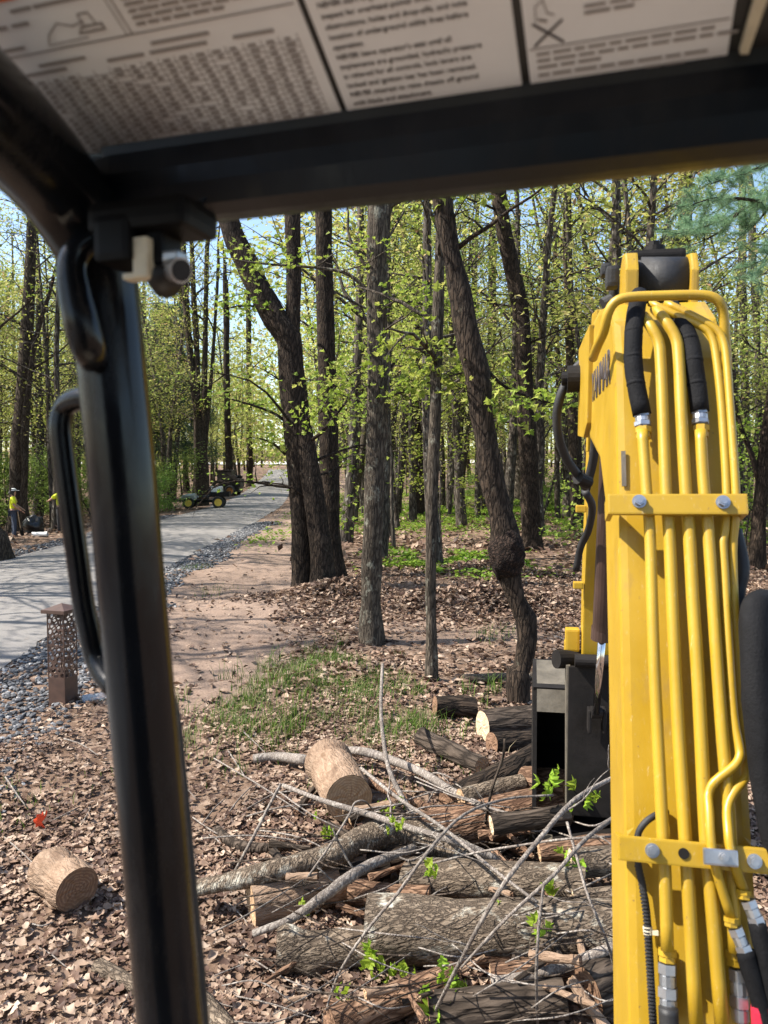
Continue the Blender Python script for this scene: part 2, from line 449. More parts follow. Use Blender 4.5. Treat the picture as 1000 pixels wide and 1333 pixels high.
# road sheet
yy = np.concatenate([np.arange(-30, 30, 0.25), np.arange(30, 70, 0.8), np.arange(70, 160, 2.0)])
rs = []
for y in yy:
    l = float(road_l(y)) + 0.05 * float(fbm(y * 1.3, 3.3, seed=4)); r = float(road_r(y)) + 0.07 * float(fbm(y * 1.5, 8.1, seed=6))
    for t in np.linspace(0, 1, 7):
        x = l + (r - l) * t
        e = 0.0 if 0 < t < 1 else -0.035
        rs.append((x, y, float(macro(x, y)) + 0.012 + e + 0.05 * (1 - (2 * t - 1) ** 2)))
k = np.arange(len(yy) - 1)[:, None] * 7; j = np.arange(6)[None]
rF = np.stack([k + j, k + j + 1, k + 8 + j, k + 7 + j], -1).reshape(-1, 4)
m, nt, b = newmat('asphalt')
v = coords(nt)
n1 = noise(nt, v, 90, 4, 0.8); n2 = noise(nt, v, 1.1, 5, 0.65); n3 = noise(nt, coords(nt, (1, 0.25, 1)), 3, 5, 0.7)
c = mix(nt, ramp(nt, n1, [(0.3, (0, 0, 0)), (0.7, (1, 1, 1))]), (0.135, 0.124, 0.115), (0.26, 0.242, 0.225))
c = mix(nt, ramp(nt, n2, [(0.3, (0.7,) * 3), (0.7, (1.0,) * 3)]), (0.19, 0.172, 0.155), c)
c = mix(nt, ramp(nt, n3, [(0.62, (0, 0, 0)), (0.75, (0.5,) * 3)]), c, (0.23, 0.17, 0.125))
nt.links.new(c, b.inputs['Base Color']); b.inputs['Roughness'].default_value = 0.85
bump(nt, n1, 0.5, 0.01, b)
obj('road', mesh('road', np.array(rs), rF, m), kind='structure')

# pale lane far beyond the woods
pl = []
ys_ = [176, 190]
for x in np.linspace(-95, 70, 34):
    for y in ys_: pl.append((x, y + 0.03 * x, float(G(x, y + 0.03 * x)) + 0.25))
k = np.arange(33) * 2
obj('far_lane', mesh('far_lane', np.array(pl), np.stack([k, k + 2, k + 3, k + 1], 1), m_plain('pale_gravel', (0.45, 0.43, 0.40), 0.9, var=0.1)), kind='structure')

# ------------------------------------------------------------------ scattering helpers
def rotmats(n, tilt, rg):
    """random rotations: yaw uniform, tilt ~ N(0, tilt)"""
    a = rg.uniform(0, 2 * math.pi, n); t = rg.normal(0, tilt, n); p = rg.uniform(0, 2 * math.pi, n)
    ca, sa = np.cos(a), np.sin(a); Zr = np.zeros((n, 3, 3)); Zr[:, 0, 0] = ca; Zr[:, 0, 1] = -sa; Zr[:, 1, 0] = sa; Zr[:, 1, 1] = ca; Zr[:, 2, 2] = 1
    kx, ky = np.cos(p), np.sin(p); c, s = np.cos(t), np.sin(t)
    K = np.zeros((n, 3, 3)); K[:, 0, 2] = ky; K[:, 1, 2] = -kx; K[:, 2, 0] = -ky; K[:, 2, 1] = kx
    I = np.eye(3)[None]
    T = I + s[:, None, None] * K + (1 - c)[:, None, None] * (K @ K)
    return T @ Zr
def stamp(tV, tF, pos, Rm, size):
    """copies of a small template merged into arrays"""
    n, k = len(pos), len(tV)
    V = np.einsum('nij,kj->nki', Rm, tV) * np.asarray(size)[:, None, None] + np.asarray(pos)[:, None]
    F = (tF[None] + (np.arange(n) * k)[:, None, None]).reshape(-1, tF.shape[1])
    return V.reshape(-1, 3), F

def leaf_template(kind, curl, rg):
    if kind == 'oak':
        yv = np.array([0, .16, .30, .46, .60, .80, 1.0]); wv = np.array([.02, .20, .11, .30, .15, .24, .0])
    elif kind == 'lance':
        yv = np.array([0, .45, 1.0]); wv = np.array([.03, .30, 0.])
    elif kind == 'oval':
        yv = np.array([0, .2, .5, .8, 1.0]); wv = np.array([.02, .22, .32, .2, 0.])
    else:  # maple
        yv = np.array([0, .10, .22, .38, .46, .62, .72, 1.0]); wv = np.array([.02, .30, .20, .52, .26, .36, .14, 0.])
    n = len(yv); V = []; 
    for y, x in zip(yv, wv):
        V += [(-x * (1 + rg.uniform(-.2, .2)), y, 0), (0, y, 0), (x * (1 + rg.uniform(-.2, .2)), y, 0)]
    V = np.array(V, float); V[:, 1] -= 0.5
    F = []
    for i in range(n - 1):
        a = 3 * i
        F += [(a, a + 1, a + 4), (a, a + 4, a + 3), (a + 1, a + 2, a + 5), (a + 1, a + 5, a + 4)]
    z = curl * (V[:, 0] ** 2 * 2.2 + V[:, 1] ** 2 * rg.uniform(-0.3, 1.2)) + rg.normal(0, 0.05 * abs(curl), len(V)) + curl * 0.5 * V[:, 0] * V[:, 1]
    V[:, 2] = z
    return V, np.array(F)
fold2 = (np.array([(0, 0, 0), (-.30, .45, .10), (0, 1, -.06), (.30, .45, .10)], float), np.array([(0, 1, 2), (0, 2, 3)]))

# ---- dry leaf litter (nobody could count it)
def scatter(xs, ys, lift=0.0):
    return np.stack([xs, ys, G(xs, ys) + lift], 1)
mb = MB()
oak = [leaf_template('oak', c_, rng) for c_ in (0.3, 0.6, 0.9, -0.5, 1.2, -0.9)] + [leaf_template('oval', c_, rng) for c_ in (0.8, 1.3)]
def litter_zone(n, y0, y1, xa, xb, size, tmpl, clump, lifts, tilt=0.45, power=1.0):
    u = rng.uniform(0, 1, n) ** power
    y = y0 + (y1 - y0) * u
    x = rng.uniform(xa, xb, n) * (y if xb < 3 and xa > -3 else 1)
    keep = rng.uniform(0, 1, n) < (0.25 + 0.75 * sstep(-0.3, 0.3, fbm(x * clump, y * clump, seed=51))) * (1 - 0.95 * dirtmask(x, y))
    off = np.maximum(x - road_r(y), road_l(y) - x)
    keep &= (off > 1.15) | ((rng.uniform(0, 1, n) < 0.16) & (off > 0.1))
    x, y = x[keep], y[keep]; ti = rng.integers(0, len(tmpl), len(x))
    for i, (tv, tf) in enumerate(tmpl):
        s = ti == i; k_ = s.sum()
        if k_ == 0: continue
        P = scatter(x[s], y[s], 0.012 + np.abs(rng.normal(0, lifts, k_)))
        mb.add(*stamp(tv, tf, P, rotmats(k_, tilt, rng), rng.uniform(0.6, 1.35, k_) * size))
litter_zone(60000, 2.6, 7.0, -0.75, 0.62, 0.054, oak, 0.9, 0.012, 0.28)
oval = [leaf_template('oval', c_, rng) for c_ in (0.8, 1.4, -1.0)]
lance = [leaf_template('lance', c_, rng) for c_ in (0.8, 1.4, -1.0)]
litter_zone(68000, 7.0, 17.0, -0.62, 0.72, 0.088, lance, 0.8, 0.02, 0.34)
litter_zone(36000, 17.0, 48.0, -0.62, 0.75, 0.22, [fold2], 0.4, 0.03, 0.5)
n = 5000   # heaped leaves
for (cx, cy, sx, sy, n) in ((1.6, 12.2, 1.5, .7, 5000), (-0.7, 13.2, 1.1, .6, 3000), (5.4, 10.3, 1.3, .9, 2500), (2.4, 16.5, 1.6, .7, 3000)):
    x = rng.normal(cx, sx * .7, n); y = rng.normal(cy, sy * .7, n)
    z = G(x, y) + rng.uniform(0, .26, n) * np.exp(-((x - cx) / sx) ** 2 - ((y - cy) / sy) ** 2)
    tv, tf = lance[0]; mb.add(*stamp(tv, tf, np.stack([x, y, z], 1), rotmats(n, 0.8, rng), rng.uniform(.07, .13, n)))
obj('leaf_litter', mb.mesh('leaf_litter', M['litter'], smooth=True), label='brown dry leaves lying all over the forest floor', cat='leaf litter', kind='stuff')

# ---- gravel verge
bm = bmesh.new(); bmesh.ops.create_icosphere(bm, subdivisions=1, radius=0.5)
iv = np.array([v.co[:] for v in bm.verts]); itf = np.array([[v.index for v in f.verts] for f in bm.faces]); bm.free()
mb = MB()
for side, n, y0, y1, wd in ((1, 11500, 4.5, 34, 1.15), (-1, 3000, 15, 40, 0.9)):
    u = rng.uniform(0, 1, n) ** 1.5; y = y0 + (y1 - y0) * u
    wv = wd * (1 + 0.25 * fbm(y * 0.8, 1.0, seed=14)) * np.where(y < 9, 1.25, 1.0)
    t = rng.beta(1.15, 1.5, n)
    x = road_r(y) - 0.03 + wv * t if side > 0 else road_l(y) + 0.03 - wv * t
    sz = rng.uniform(0.022, 0.060, n) * (1 + 0.02 * y)
    for q in range(4):
        s = np.arange(n) % 4 == q
        tv = iv * rng.uniform(0.65, 1.25, (12, 1)) * np.array([1.2, 0.9, 0.6])
        mb.add(*stamp(tv, itf, scatter(x[s], y[s], rng.uniform(0, 0.02, s.sum())), rotmats(s.sum(), 0.5, rng), sz[s]))
obj('gravel', mb.mesh('gravel', m_leaf('grey_gravel', [(0, (0.045, 0.046, 0.050)), (0.5, (0.105, 0.106, 0.112)), (0.85, (0.20, 0.20, 0.205)), (1, (0.40, 0.39, 0.38))], 0, 0.8), smooth=False), label='loose grey gravel bordering the asphalt road', cat='gravel', kind='stuff')

# ---- grass
def blades(n, xs, ys, h, wd, name, label, mat_, lean=0.45):
    a = rng.uniform(0, 2 * math.pi, n); hh = h * rng.uniform(0.4, 1.2, n); ln = rng.normal(0, lean, n) * hh
    P = scatter(xs, ys, -0.01); d = np.stack([np.cos(a), np.sin(a), np.zeros(n)], 1); s = np.stack([-np.sin(a), np.cos(a), np.zeros(n)], 1) * (wd * rng.uniform(.7, 1.3, n))[:, None]
    up = np.array([0, 0, 1.])[None]
    mid = P + up * (hh * .6)[:, None] + d * (ln * .3)[:, None]; tip = P + up * (hh * .93)[:, None] + d * ln[:, None]
    V = np.stack([P - s, P + s, mid + s * .7, mid - s * .7, tip], 1).reshape(-1, 3)
    o_ = np.arange(n)[:, None] * 5
    return V, [o_ + np.array([[0, 1, 2, 3]]), o_ + np.array([[3, 2, 4]])]
mb = MB()
cl = [gh(px, py) for px, py in ((305, 945), (330, 915), (345, 890), (385, 880), (400, 920), (420, 895), (440, 930), (375, 945), (470, 900), (500, 935), (455, 960), (520, 900), (350, 960), (300, 925), (410, 865), (490, 960), (360, 870), (440, 865), (530, 950))]
for c_ in cl:
    n = int(rng.uniform(50, 360)); xs = rng.normal(c_.x, 0.12, n); ys = rng.normal(c_.y, 0.2, n)
    mb.add(*blades(n, xs, ys, rng.uniform(.08, .21), 0.0032, '', '', None, .75))
for i in range(60):
    c_ = cl[rng.integers(0, len(cl))]; n = int(rng.uniform(8, 40)); mb.add(*blades(n, rng.normal(c_.x + rng.normal(0, .4), .05, n), rng.normal(c_.y + rng.normal(0, .45), .06, n), rng.uniform(.08, .25), .003, '', '', None, .8))
for px, py, n, h in ((640, 830, 60, .12), (735, 700, 300, .2), (15, 1060, 90, .1), (640, 445, 0, .1), (255, 740, 120, .12), (280, 770, 90, .1), (590, 955, 60, .14), (545, 1010, 70, .12), (530, 1105, 40, .1), (675, 1055, 60, .12), (440, 690, 150, .14), (205, 1005, 50, .1), (640, 825, 80, .15)):
    if n:
        c_ = gh(px, py); mb.add(*blades(n, rng.normal(c_.x, .2, n), rng.normal(c_.y, .25, n), h, 0.004, '', '', None))
obj('grass', mb.mesh('grass', M['grass'], smooth=False), label='tufts of long green grass beside the bare dirt track', cat='grass', kind='stuff')
mb = MB()
for px, py, sx, sy, n in ((590, 735, .75, .8, 2600), (650, 740, .6, .7, 1400), (545, 725, .6, .7, 900), (740, 690, 1.2, 2.0, 4200), (735, 668, 2.4, 3.0, 5200), (560, 690, 1.5, 2.0, 1800), (450, 690, .8, 2.0, 1500), (500, 660, 3, 3, 3000), (600, 665, 3, 3, 4000), (665, 660, 3, 3.2, 4500), (980, 690, 2, 3, 3500), (330, 700, .7, 2.0, 800), (590, 742, .9, .6, 2600), (620, 730, .7, .7, 1600), (560, 672, 3, 4, 5000), (640, 672, 3, 4, 6000), (720, 664, 3, 4, 7000), (480, 668, 2.5, 4, 4000), (800, 668, 3, 4, 4000), (650, 648, 9, 6, 11000), (520, 648, 6, 6, 7000), (760, 648, 8, 6, 9000)):
    c_ = gh(px, py); x = rng.normal(c_.x, sx, n); y = rng.normal(c_.y, sy, n)
    k_ = (fbm(x * .9, y * .9, seed=77) > -0.25) & (x > road_r(y) + 1.0); x, y = x[k_], y[k_]; n = len(x)
    mb.add(*stamp(*fold2, scatter(x, y, rng.uniform(0.02, .14, n)), rotmats(n, .5, rng), rng.uniform(.06, .13, n) * (1 + y * .012)))
obj('ground_cover', mb.mesh('ground_cover', M['cover'], smooth=False), label='low bright green plants spreading under the trees', cat='ground cover', kind='stuff')

# ------------------------------------------------------------------ trees
def limbs(P, W, rg, nb, t0, L0, up=(0.15, 0.9), sub=4, leafy=1.0, droop=0.0, tmax=1.0, rmin=0.004):
    """side branches along a stem: list of tubes and leaf points"""
    P = np.asarray(P, float); W = np.asarray(W, float)
    seg = np.linalg.norm(np.diff(P, axis=0), axis=1); cum = np.concatenate([[0], np.cumsum(seg)]); tot = cum[-1]
    tubes, tips = [], []
    for i in range(nb):
        t = t0 + (tmax - t0) * ((i + rg.uniform(0, 1)) / nb)
        s = t * tot; p = np.array([np.interp(s, cum, P[:, k]) for k in range(3)]); r = np.interp(s, cum, W)
        az = rg.uniform(0, 2 * math.pi); el = rg.uniform(*up)
        L = L0 * (1.15 - 0.55 * t) * rg.uniform(0.55, 1.25)
        d = np.array([math.cos(az) * math.cos(el), math.sin(az) * math.cos(el), math.sin(el)])
        pts = [p]; dd = d.copy(); n = 6
        for k in range(n):
            dd = dd + rg.normal(0, 0.17, 3) + np.array([0, 0, 0.05 - droop * k / n]); dd /= np.linalg.norm(dd)
            pts.append(pts[-1] + dd * L / n)
        pts = np.array(pts); rb = max(min(r * 0.5, 0.012 + 0.011 * L), rmin)
        tubes.append((pts, np.linspace(rb, rmin, n + 1), 5))
        for q in range(sub):
            k = rg.uniform(0.25, 1.0) * n; k0 = min(int(k), n - 1); b0 = pts[k0] + (pts[k0 + 1] - pts[k0]) * (k - k0)
            dv = pts[k0 + 1] - pts[k0]; dv /= np.linalg.norm(dv)
            dv = dv + rg.normal(0, 0.65, 3) * np.array([1, 1, .55]); dv /= np.linalg.norm(dv)
            l2 = L * rg.uniform(0.18, 0.45); sp = [b0]
            for z in range(4):
                dv = dv + rg.normal(0, 0.2, 3) + np.array([0, 0, -droop * .4]); dv /= np.linalg.norm(dv); sp.append(sp[-1] + dv * l2 / 4)
            tubes.append((np.array(sp), np.linspace(max(rb * .4, rmin * .9), rmin * .5, 5), 4))
            if rg.uniform() < leafy: tips += [sp[2], sp[3], sp[4]]
        if rg.uniform() < leafy: tips += [pts[-1], pts[-2]]
    return tubes, tips

def foliage(tips, per, spread, size, tmpl, rg, droop=0.6):
    T = np.repeat(np.array(tips), per, axis=0); n = len(T)
    T = T + rg.normal(0, spread, (n, 3)) * np.array([1, 1, .55])
    Rm = rotmats(n, 0.75, rg)
    out = MB()
    ti = rg.integers(0, len(tmpl), n)
    for i, (tv, tf) in enumerate(tmpl):
        s = ti == i
        if s.sum(): out.add(*stamp(tv, tf, T[s], Rm[s], rg.uniform(.6, 1.25, s.sum()) * size))
    return out

maple = [leaf_template('maple', c_, rng) for c_ in (0.5, -0.6, 0.9)]

def stems_mesh(stems, tubes, mat_, seg=20, nz=0.16, step=0.22):
    mb = MB()
    for i, (P, W) in enumerate(stems): mb.tube(P, W, seg, noise=nz, seed=i + int(abs(P[0][0]) * 100) % 50, step=step)
    for P, W, s in tubes: mb.tube(P, W, s, smooth=False)
    return mb.mesh('trunk', mat_)

def main_tree(name, label, stems_px, mat_, nb, L0, seed, t0=0.25, leaf=0.10, per=7, extra=(), droop=0.25, nz=0.14, d=None, cat='tree', top=13.0, leafy=0.8, flare=1.45, group=None, sub=4):
    rg = np.random.default_rng(seed)
    base = stems_px[0][0]; g = gh(base[0], base[1]) if d is None else None
    d = g.y if d is None else d
    stems, tubes, tips = [], [], []
    for si, pts in enumerate(stems_px):
        P = []; W = []
        for q in pts:
            dd = d + (q[3] if len(q) > 3 else 0.0)
            P.append(np.array(at(q[0], q[1], dd))); W.append(q[2] / 2 * dd / 1000)
        grounded = pts[0][1] >= base[1] - 40 and (si == 0 or (len(pts[0]) > 4))
        if grounded:
            gz = float(G(P[0][0], P[0][1])); P[0][2] = gz + 0.0
            P = [P[0] - np.array([0, 0, .25])] + [P[0] + np.array([0, 0, .02])] + [P[0] + np.array([0, 0, .22 + W[0]])] + P[1:]
            W = [W[0] * flare * 1.2, W[0] * flare, W[0] * 1.08] + W[1:]
        if P[-1][2] < top and not (len(pts[-1]) > 4 and pts[-1][4] == 99):
            dv = P[-1] - P[-2]; dv /= np.linalg.norm(dv); dv = dv * .6 + np.array([0, 0, .6]); dv /= np.linalg.norm(dv)
            n = 4; rem = top - P[-1][2]
            for k in range(n):
                dv = dv + rg.normal(0, .06, 3); P.append(P[-1] + dv * rem / n); W.append(W[-1] * 0.72)
        P = np.array(P); W = np.array(W); stems.append((P, W))
        tb, tp = limbs(P, W, rg, nb, t0, L0, sub=sub, leafy=leafy, droop=droop)
        tubes += tb; tips += tp
    for pts in extra:      # drawn branches
        P = np.array([np.array(at(q[0], q[1], d + (q[3] if len(q) > 3 else 0))) for q in pts]); W = np.array([q[2] / 2 * d / 1000 for q in pts])
        P, W = catmull(P, W, None, 3)
        tubes.append((P, W, 7))
        tb, tp = limbs(P, W, rg, 7, 0.3, np.linalg.norm(P[-1] - P[0]) * .38, up=(-.2, .5), sub=3, leafy=1, droop=.3, rmin=.003)
        tubes += tb; tips += tp
    b0 = stems[0][0][1]
    t = thing(name, label, cat, (b0[0], b0[1], float(G(b0[0], b0[1]))), group)
    obj('trunk', stems_mesh(stems, tubes, mat_, nz=nz), t)
    if tips: obj('crown', foliage(tips, max(2, int(per * .42)), .20, leaf * .88, maple, rg).mesh('crown', M['leaf_near'], smooth=False), t)
    return t

main_tree('maple_tree', 'twin-stemmed forked tree at the edge of the dirt track, one limb leaning left', [
    [(394, 772, 26), (393, 700, 27), (389, 600, 30), (384, 530, 34), (380, 470, 34), (377, 440, 34), (358, 415, 32), (335, 370, 31), (318, 335, 30), (305, 305, 27), (293, 270, 25), (278, 225, 23)],
    [(379, 478, 24), (380, 440, 21), (382, 390, 20), (382, 330, 20), (381, 265, 20), (380, 200, 18)],
    [(421, 762, 29, -.25, 1), (415, 690, 28, -.22), (404, 620, 26, -.15), (394, 560, 23, -.05), (386, 500, 20, 0, 99), (382, 470, 14, 0.05), (381, 450, 10, 0.05)][:5] + [(384, 480, 16, 99)][:0]],
    M['bark_dark'], 9, 2.6, 11, t0=0.42, extra=[[(384, 560, 5), (360, 540, 4), (330, 528, 3), (302, 520, 2.2), (285, 515, 1.5)], [(372, 592, 4), (355, 577, 3), (335, 570, 2)], [(352, 402, 3), (320, 398, 3), (290, 402, 2)]])
main_tree('oak_tree', 'straight dark-barked tree close beside the twin-stemmed forked tree', [
    [(433, 757, 30), (430, 690, 28), (429, 610, 25), (427, 530, 24), (424, 430, 23), (422, 340, 22), (421, 265, 21), (421, 200, 20)]], M['bark_dark'], 9, 2.4, 12, t0=0.5)
main_tree('grey_tree', 'grey-barked tree with a scarred knob low on its trunk', [
    [(483, 836, 26), (483, 780, 24), (485, 700, 25), (487, 640, 26), (490, 570, 27), (491, 500, 26), (491, 420, 25), (491, 340, 24), (492, 260, 23), (493, 200, 22)]],
    M['bark_grey'], 10, 2.0, 13, t0=0.34, per=8, leaf=.095, extra=[[(488, 405, 5), (478, 380, 5), (455, 358, 4.5), (425, 350, 4), (380, 346, 3), (330, 342, 2.4), (285, 334, 2)], [(495, 520, 4), (530, 508, 3.4), (560, 497, 2.6)], [(493, 400, 4), (520, 392, 3), (560, 398, 2.2), (600, 410, 1.6)], [(487, 470, 3.5), (470, 478, 3), (440, 500, 2.4), (415, 540, 1.6)]])
main_tree('sapling_tree', 'slender straight young tree with smooth grey bark', [
    [(562, 884, 15), (561, 800, 14), (561, 720, 14), (563, 640, 15), (566, 560, 15.5), (568, 480, 15.5), (570, 410, 15), (572, 350, 13), (574, 290, 11), (575, 230, 10)]],
    M['bark_grey'], 12, 1.7, 14, t0=0.36, per=7, leaf=.09, top=8.5, nz=.07, flare=1.25, extra=[[(570, 500, 3), (585, 490, 2.6), (610, 484, 2)], [(564, 470, 3), (545, 455, 2.5), (515, 448, 1.7)]])
main_tree('leaning_tree', 'dark crooked leaning tree with a swollen burl on its trunk', [
    [(674, 916, 27), (679, 870, 23), (686, 832, 26), (685, 806, 28), (673, 780, 23), (666, 752, 32), (661, 722, 44), (657, 694, 38), (652, 672, 31), (645, 640, 31), (637, 600, 33), (630, 560, 30), (626, 520, 31), (623, 485, 36), (614, 455, 35), (607, 425, 31), (600, 390, 28), (592, 350, 27), (583, 310, 27), (576, 265, 26), (570, 215, 24)]],
    M['bark_dark'], 8, 2.0, 15, t0=0.45, per=7, leaf=.095, nz=.17, flare=1.2, top=9.5, extra=[[(632, 480, 5), (660, 505, 4), (700, 520, 3), (735, 528, 2)], [(570, 262, 4), (560, 235, 4), (548, 205, 3)]])
LT = bpy.context.scene.objects['leaning_tree']
bm = bmesh.new(); bmesh.ops.create_icosphere(bm, subdivisions=4, radius=1.0)
V = np.array([v.co[:] for v in bm.verts]); F = np.array([[v.index for v in f.verts] for f in bm.faces]); bm.free()
c_ = np.array(at(660, 722, LT.location.y - .05)); rr_ = LT.location.y / 1000
V = c_ + V * (23 * rr_, 22 * rr_, 33 * rr_) * (1 + .13 * fbm(V[:, 0] * 4, V[:, 1] * 4, V[:, 2] * 4, seed=16, oct=4))[:, None]
obj('burl', mesh('burl', V, F, m_bark('burl_bark', (0.018, 0.012, 0.009), (0.075, 0.045, 0.032), None, 30, 1.0, 1.0)), LT, label='swollen dark burl with a reddish hollow')
main_tree('oak_tree', 'stout dark tree rising behind the crooked leaning tree', [
    [(692, 716, 25), (690, 650, 24), (688, 590, 24), (685, 540, 23), (682, 480, 22), (679, 420, 22), (672, 375, 22), (664, 340, 20), (656, 300, 20), (650, 260, 20), (645, 210, 19)]],
    M['bark_dark'], 13, 3.6, 16, t0=0.3, leaf=.13, top=17)
main_tree('leaning_stem_tree', 'pale forked tree leaning between the dark trunks', [
    [(462, 668, 12), (466, 620, 11), (473, 580, 9), (478, 530, 8), (481, 470, 7), (480, 400, 6), (478, 330, 5)],
    [(463, 600, 8), (456, 575, 6), (448, 540, 5.5), (444, 500, 5), (440, 440, 4.5), (436, 360, 4)]], M['bark_grey'], 8, 4.0, 17, t0=.4, leaf=.16, per=5, top=16)
main_tree('thin_tree', 'thin dark tree bowing left just past the grey-barked tree', [[(516, 690, 9), (512, 640, 8), (506, 590, 7.5), (502, 540, 7), (500, 460, 6), (500, 350, 5)]], M['bark_far'], 8, 3.5, 18, t0=.4, leaf=.16, per=5, top=16)
main_tree('oak_tree', 'upright dark trunk seen beside the slender young tree', [[(548, 670, 14), (547, 600, 13), (546, 540, 12), (546, 470, 12), (545, 380, 11), (544, 280, 10)]], M['bark_dark'], 10, 4.0, 19, t0=.35, leaf=.15, per=6, top=18, extra=[[(546, 548, 3), (535, 520, 3), (520, 500, 2.4), (505, 480, 2)]])
main_tree('forked_tree', 'group of pale stems fanning from one base in the open woods', [
    [(595, 660, 9), (597, 600, 8), (601, 540, 7), (603, 480, 6.5), (604, 400, 6), (605, 300, 5)], [(598, 655, 8, 0, 1), (605, 600, 7), (611, 550, 6), (614, 500, 5), (616, 400, 5), (618, 300, 4)]], M['bark_grey'], 7, 4.5, 20, t0=.35, leaf=.18, per=5, top=18)
main_tree('oak_tree', 'dark trunk half hidden behind the leaning tree', [[(630, 658, 14), (632, 600, 13), (636, 540, 12), (639, 480, 12), (641, 400, 11), (641, 300, 10)]], M['bark_dark'], 9, 4.2, 21, t0=.35, leaf=.17, per=5, top=19)
main_tree('grey_tree', 'broad grey trunk standing on the bright green ground cover', [[(676, 652, 13), (677, 600, 12), (676, 540, 11), (674, 460, 11), (673, 380, 10), (672, 290, 9)]], M['bark_grey'], 9, 4.5, 22, t0=.35, leaf=.18, per=5, top=20)
main_tree('thin_tree', 'thin grey tree left of the hose loop on the yellow boom', [[(726, 678, 7), (725, 600, 6.5), (727, 540, 6), (726, 470, 6), (724, 400, 6), (722, 300, 5)]], M['bark_grey'], 9, 3.2, 23, t0=.35, leaf=.14, per=6, top=14)
main_tree('oak_tree', 'tall trunk rising just behind the hose loop of the boom', [[(752, 690, 17), (750, 620, 16), (746, 540, 14), (742, 450, 12), (740, 360, 11), (739, 280, 10), (738, 210, 10)]], M['bark_brown'], 11, 3.6, 24, t0=.3, leaf=.14, per=6, top=16, extra=[[(738, 300, 4), (770, 270, 4), (800, 290, 3), (835, 330, 2)], [(740, 340, 3.5), (720, 300, 4), (700, 262, 3), (688, 225, 2.5)]])
main_tree('oak_tree', 'dark leaning tree to the right of the yellow boom', [[(985, 742, 19), (987, 690, 18), (991, 640, 17), (996, 590, 16), (1004, 530, 15), (1014, 440, 14)]], M['bark_dark'], 8, 2.5, 25, t0=.35, leaf=.11, per=6, top=12, extra=[[(988, 625, 8), (978, 590, 7), (966, 560, 6), (956, 520, 4), (950, 480, 3)]])
main_tree('straight_tree', 'straight trunk with rough bark right of the boom guard tube', [[(971, 664, 11), (972, 600, 11), (971, 540, 10), (969, 460, 10), (967, 380, 10), (967, 300, 9), (966, 220, 9)]], M['bark_far'], 10, 3.5, 26, t0=.35, leaf=.15, per=5, top=17)
main_tree('straight_tree', 'second trunk near the right edge with a kinked stem', [[(988, 668, 9), (988, 560, 8), (986, 470, 8), (984, 400, 9), (980, 330, 9), (979, 260, 8), (970, 200, 8)]], M['bark_far'], 9, 3.5, 27, t0=.35, leaf=.15, per=5, top=18)
main_tree('straight_tree', 'dark trunk directly above the excavator boom head', [[(880, 676, 22), (884, 560, 20), (888, 420, 18), (891, 300, 17), (893, 240, 17), (896, 190, 16)]], M['bark_dark'], 12, 3.4, 28, t0=.3, leaf=.13, per=6, top=15, extra=[[(886, 300, 6), (868, 330, 5), (850, 345, 4), (820, 325, 3), (780, 290, 2.5)], [(850, 330, 4), (820, 270, 4), (800, 235, 3)], [(852, 332, 4), (842, 280, 3.4), (830, 215, 3)]])
# left of the road
main_tree('vine_tree', 'large trunk wrapped in a pale climbing vine beyond the road', [
    [(26, 694, 26), (24, 650, 23), (25, 590, 22), (29, 530, 20), (33, 470, 18), (37, 400, 15), (40, 330, 13), (42, 270, 12)],
    [(34, 693, 11, -.3, 1), (31, 650, 9, -.35), (33, 610, 8, -.4), (30, 580, 6, -.4), (32, 540, 6, -.4), (38, 500, 6.5, -.4), (44, 455, 6.5, -.4), (52, 420, 6, -.4), (62, 390, 5, -.4), (70, 360, 4, -.4), (76, 330, 3, -.4)]],
    M['bark_brown'], 11, 4.0, 31, t0=.3, leaf=.16, per=5, top=17)
main_tree('mossy_tree', 'mossy flared tree base at the left verge of the road', [[(-8, 728, 34), (-14, 690, 26), (-18, 640, 22), (-20, 560, 20), (-22, 440, 18), (-24, 300, 16)]], M['bark_brown'], 8, 3.5, 32, t0=.35, leaf=.14, per=5, top=15, flare=1.7)
main_tree('clump_tree', 'clump of stems from one thick base in front of the utility cart', [
    [(261, 659, 21), (262, 620, 20), (261, 580, 17), (257, 540, 10), (252, 500, 9), (247, 450, 8), (243, 410, 8), (240, 350, 7), (238, 280, 6)],
    [(258, 585, 9), (257, 520, 8), (256, 450, 7.5), (253, 400, 7), (250, 330, 6)], [(263, 590, 9), (266, 530, 8), (267, 460, 7), (268, 400, 6), (270, 320, 6)], [(266, 600, 6), (271, 540, 5), (276, 480, 4.5), (280, 420, 4), (284, 350, 4)]],
    M['bark_brown'], 7, 6.0, 33, t0=.25, leaf=.22, per=5, top=22, flare=1.2)
main_tree('thin_tree', 'thin dark trunk left of the stem clump by the road', [[(243, 642, 8), (241, 600, 7), (237, 540, 6), (236, 480, 6), (236, 380, 6), (235, 280, 5)]], M['bark_dark'], 8, 6, 34, t0=.3, leaf=.22, per=5, top=22)
main_tree('straight_tree', 'dark trunk behind the yellow-rimmed cart on the left verge', [[(299, 640, 10), (298, 600, 9), (296, 540, 8.5), (295, 460, 8), (294, 380, 7.5)]], M['bark_dark'], 9, 7, 35, t0=.3, leaf=.26, per=5, top=26)
main_tree('straight_tree', 'dark trunk nearest the far bend of the road', [[(325, 633, 8.5), (325, 590, 8), (324, 540, 7.5), (324, 460, 7), (323, 360, 6)]], M['bark_dark'], 9, 7, 36, t0=.25, leaf=.28, per=5, top=27)

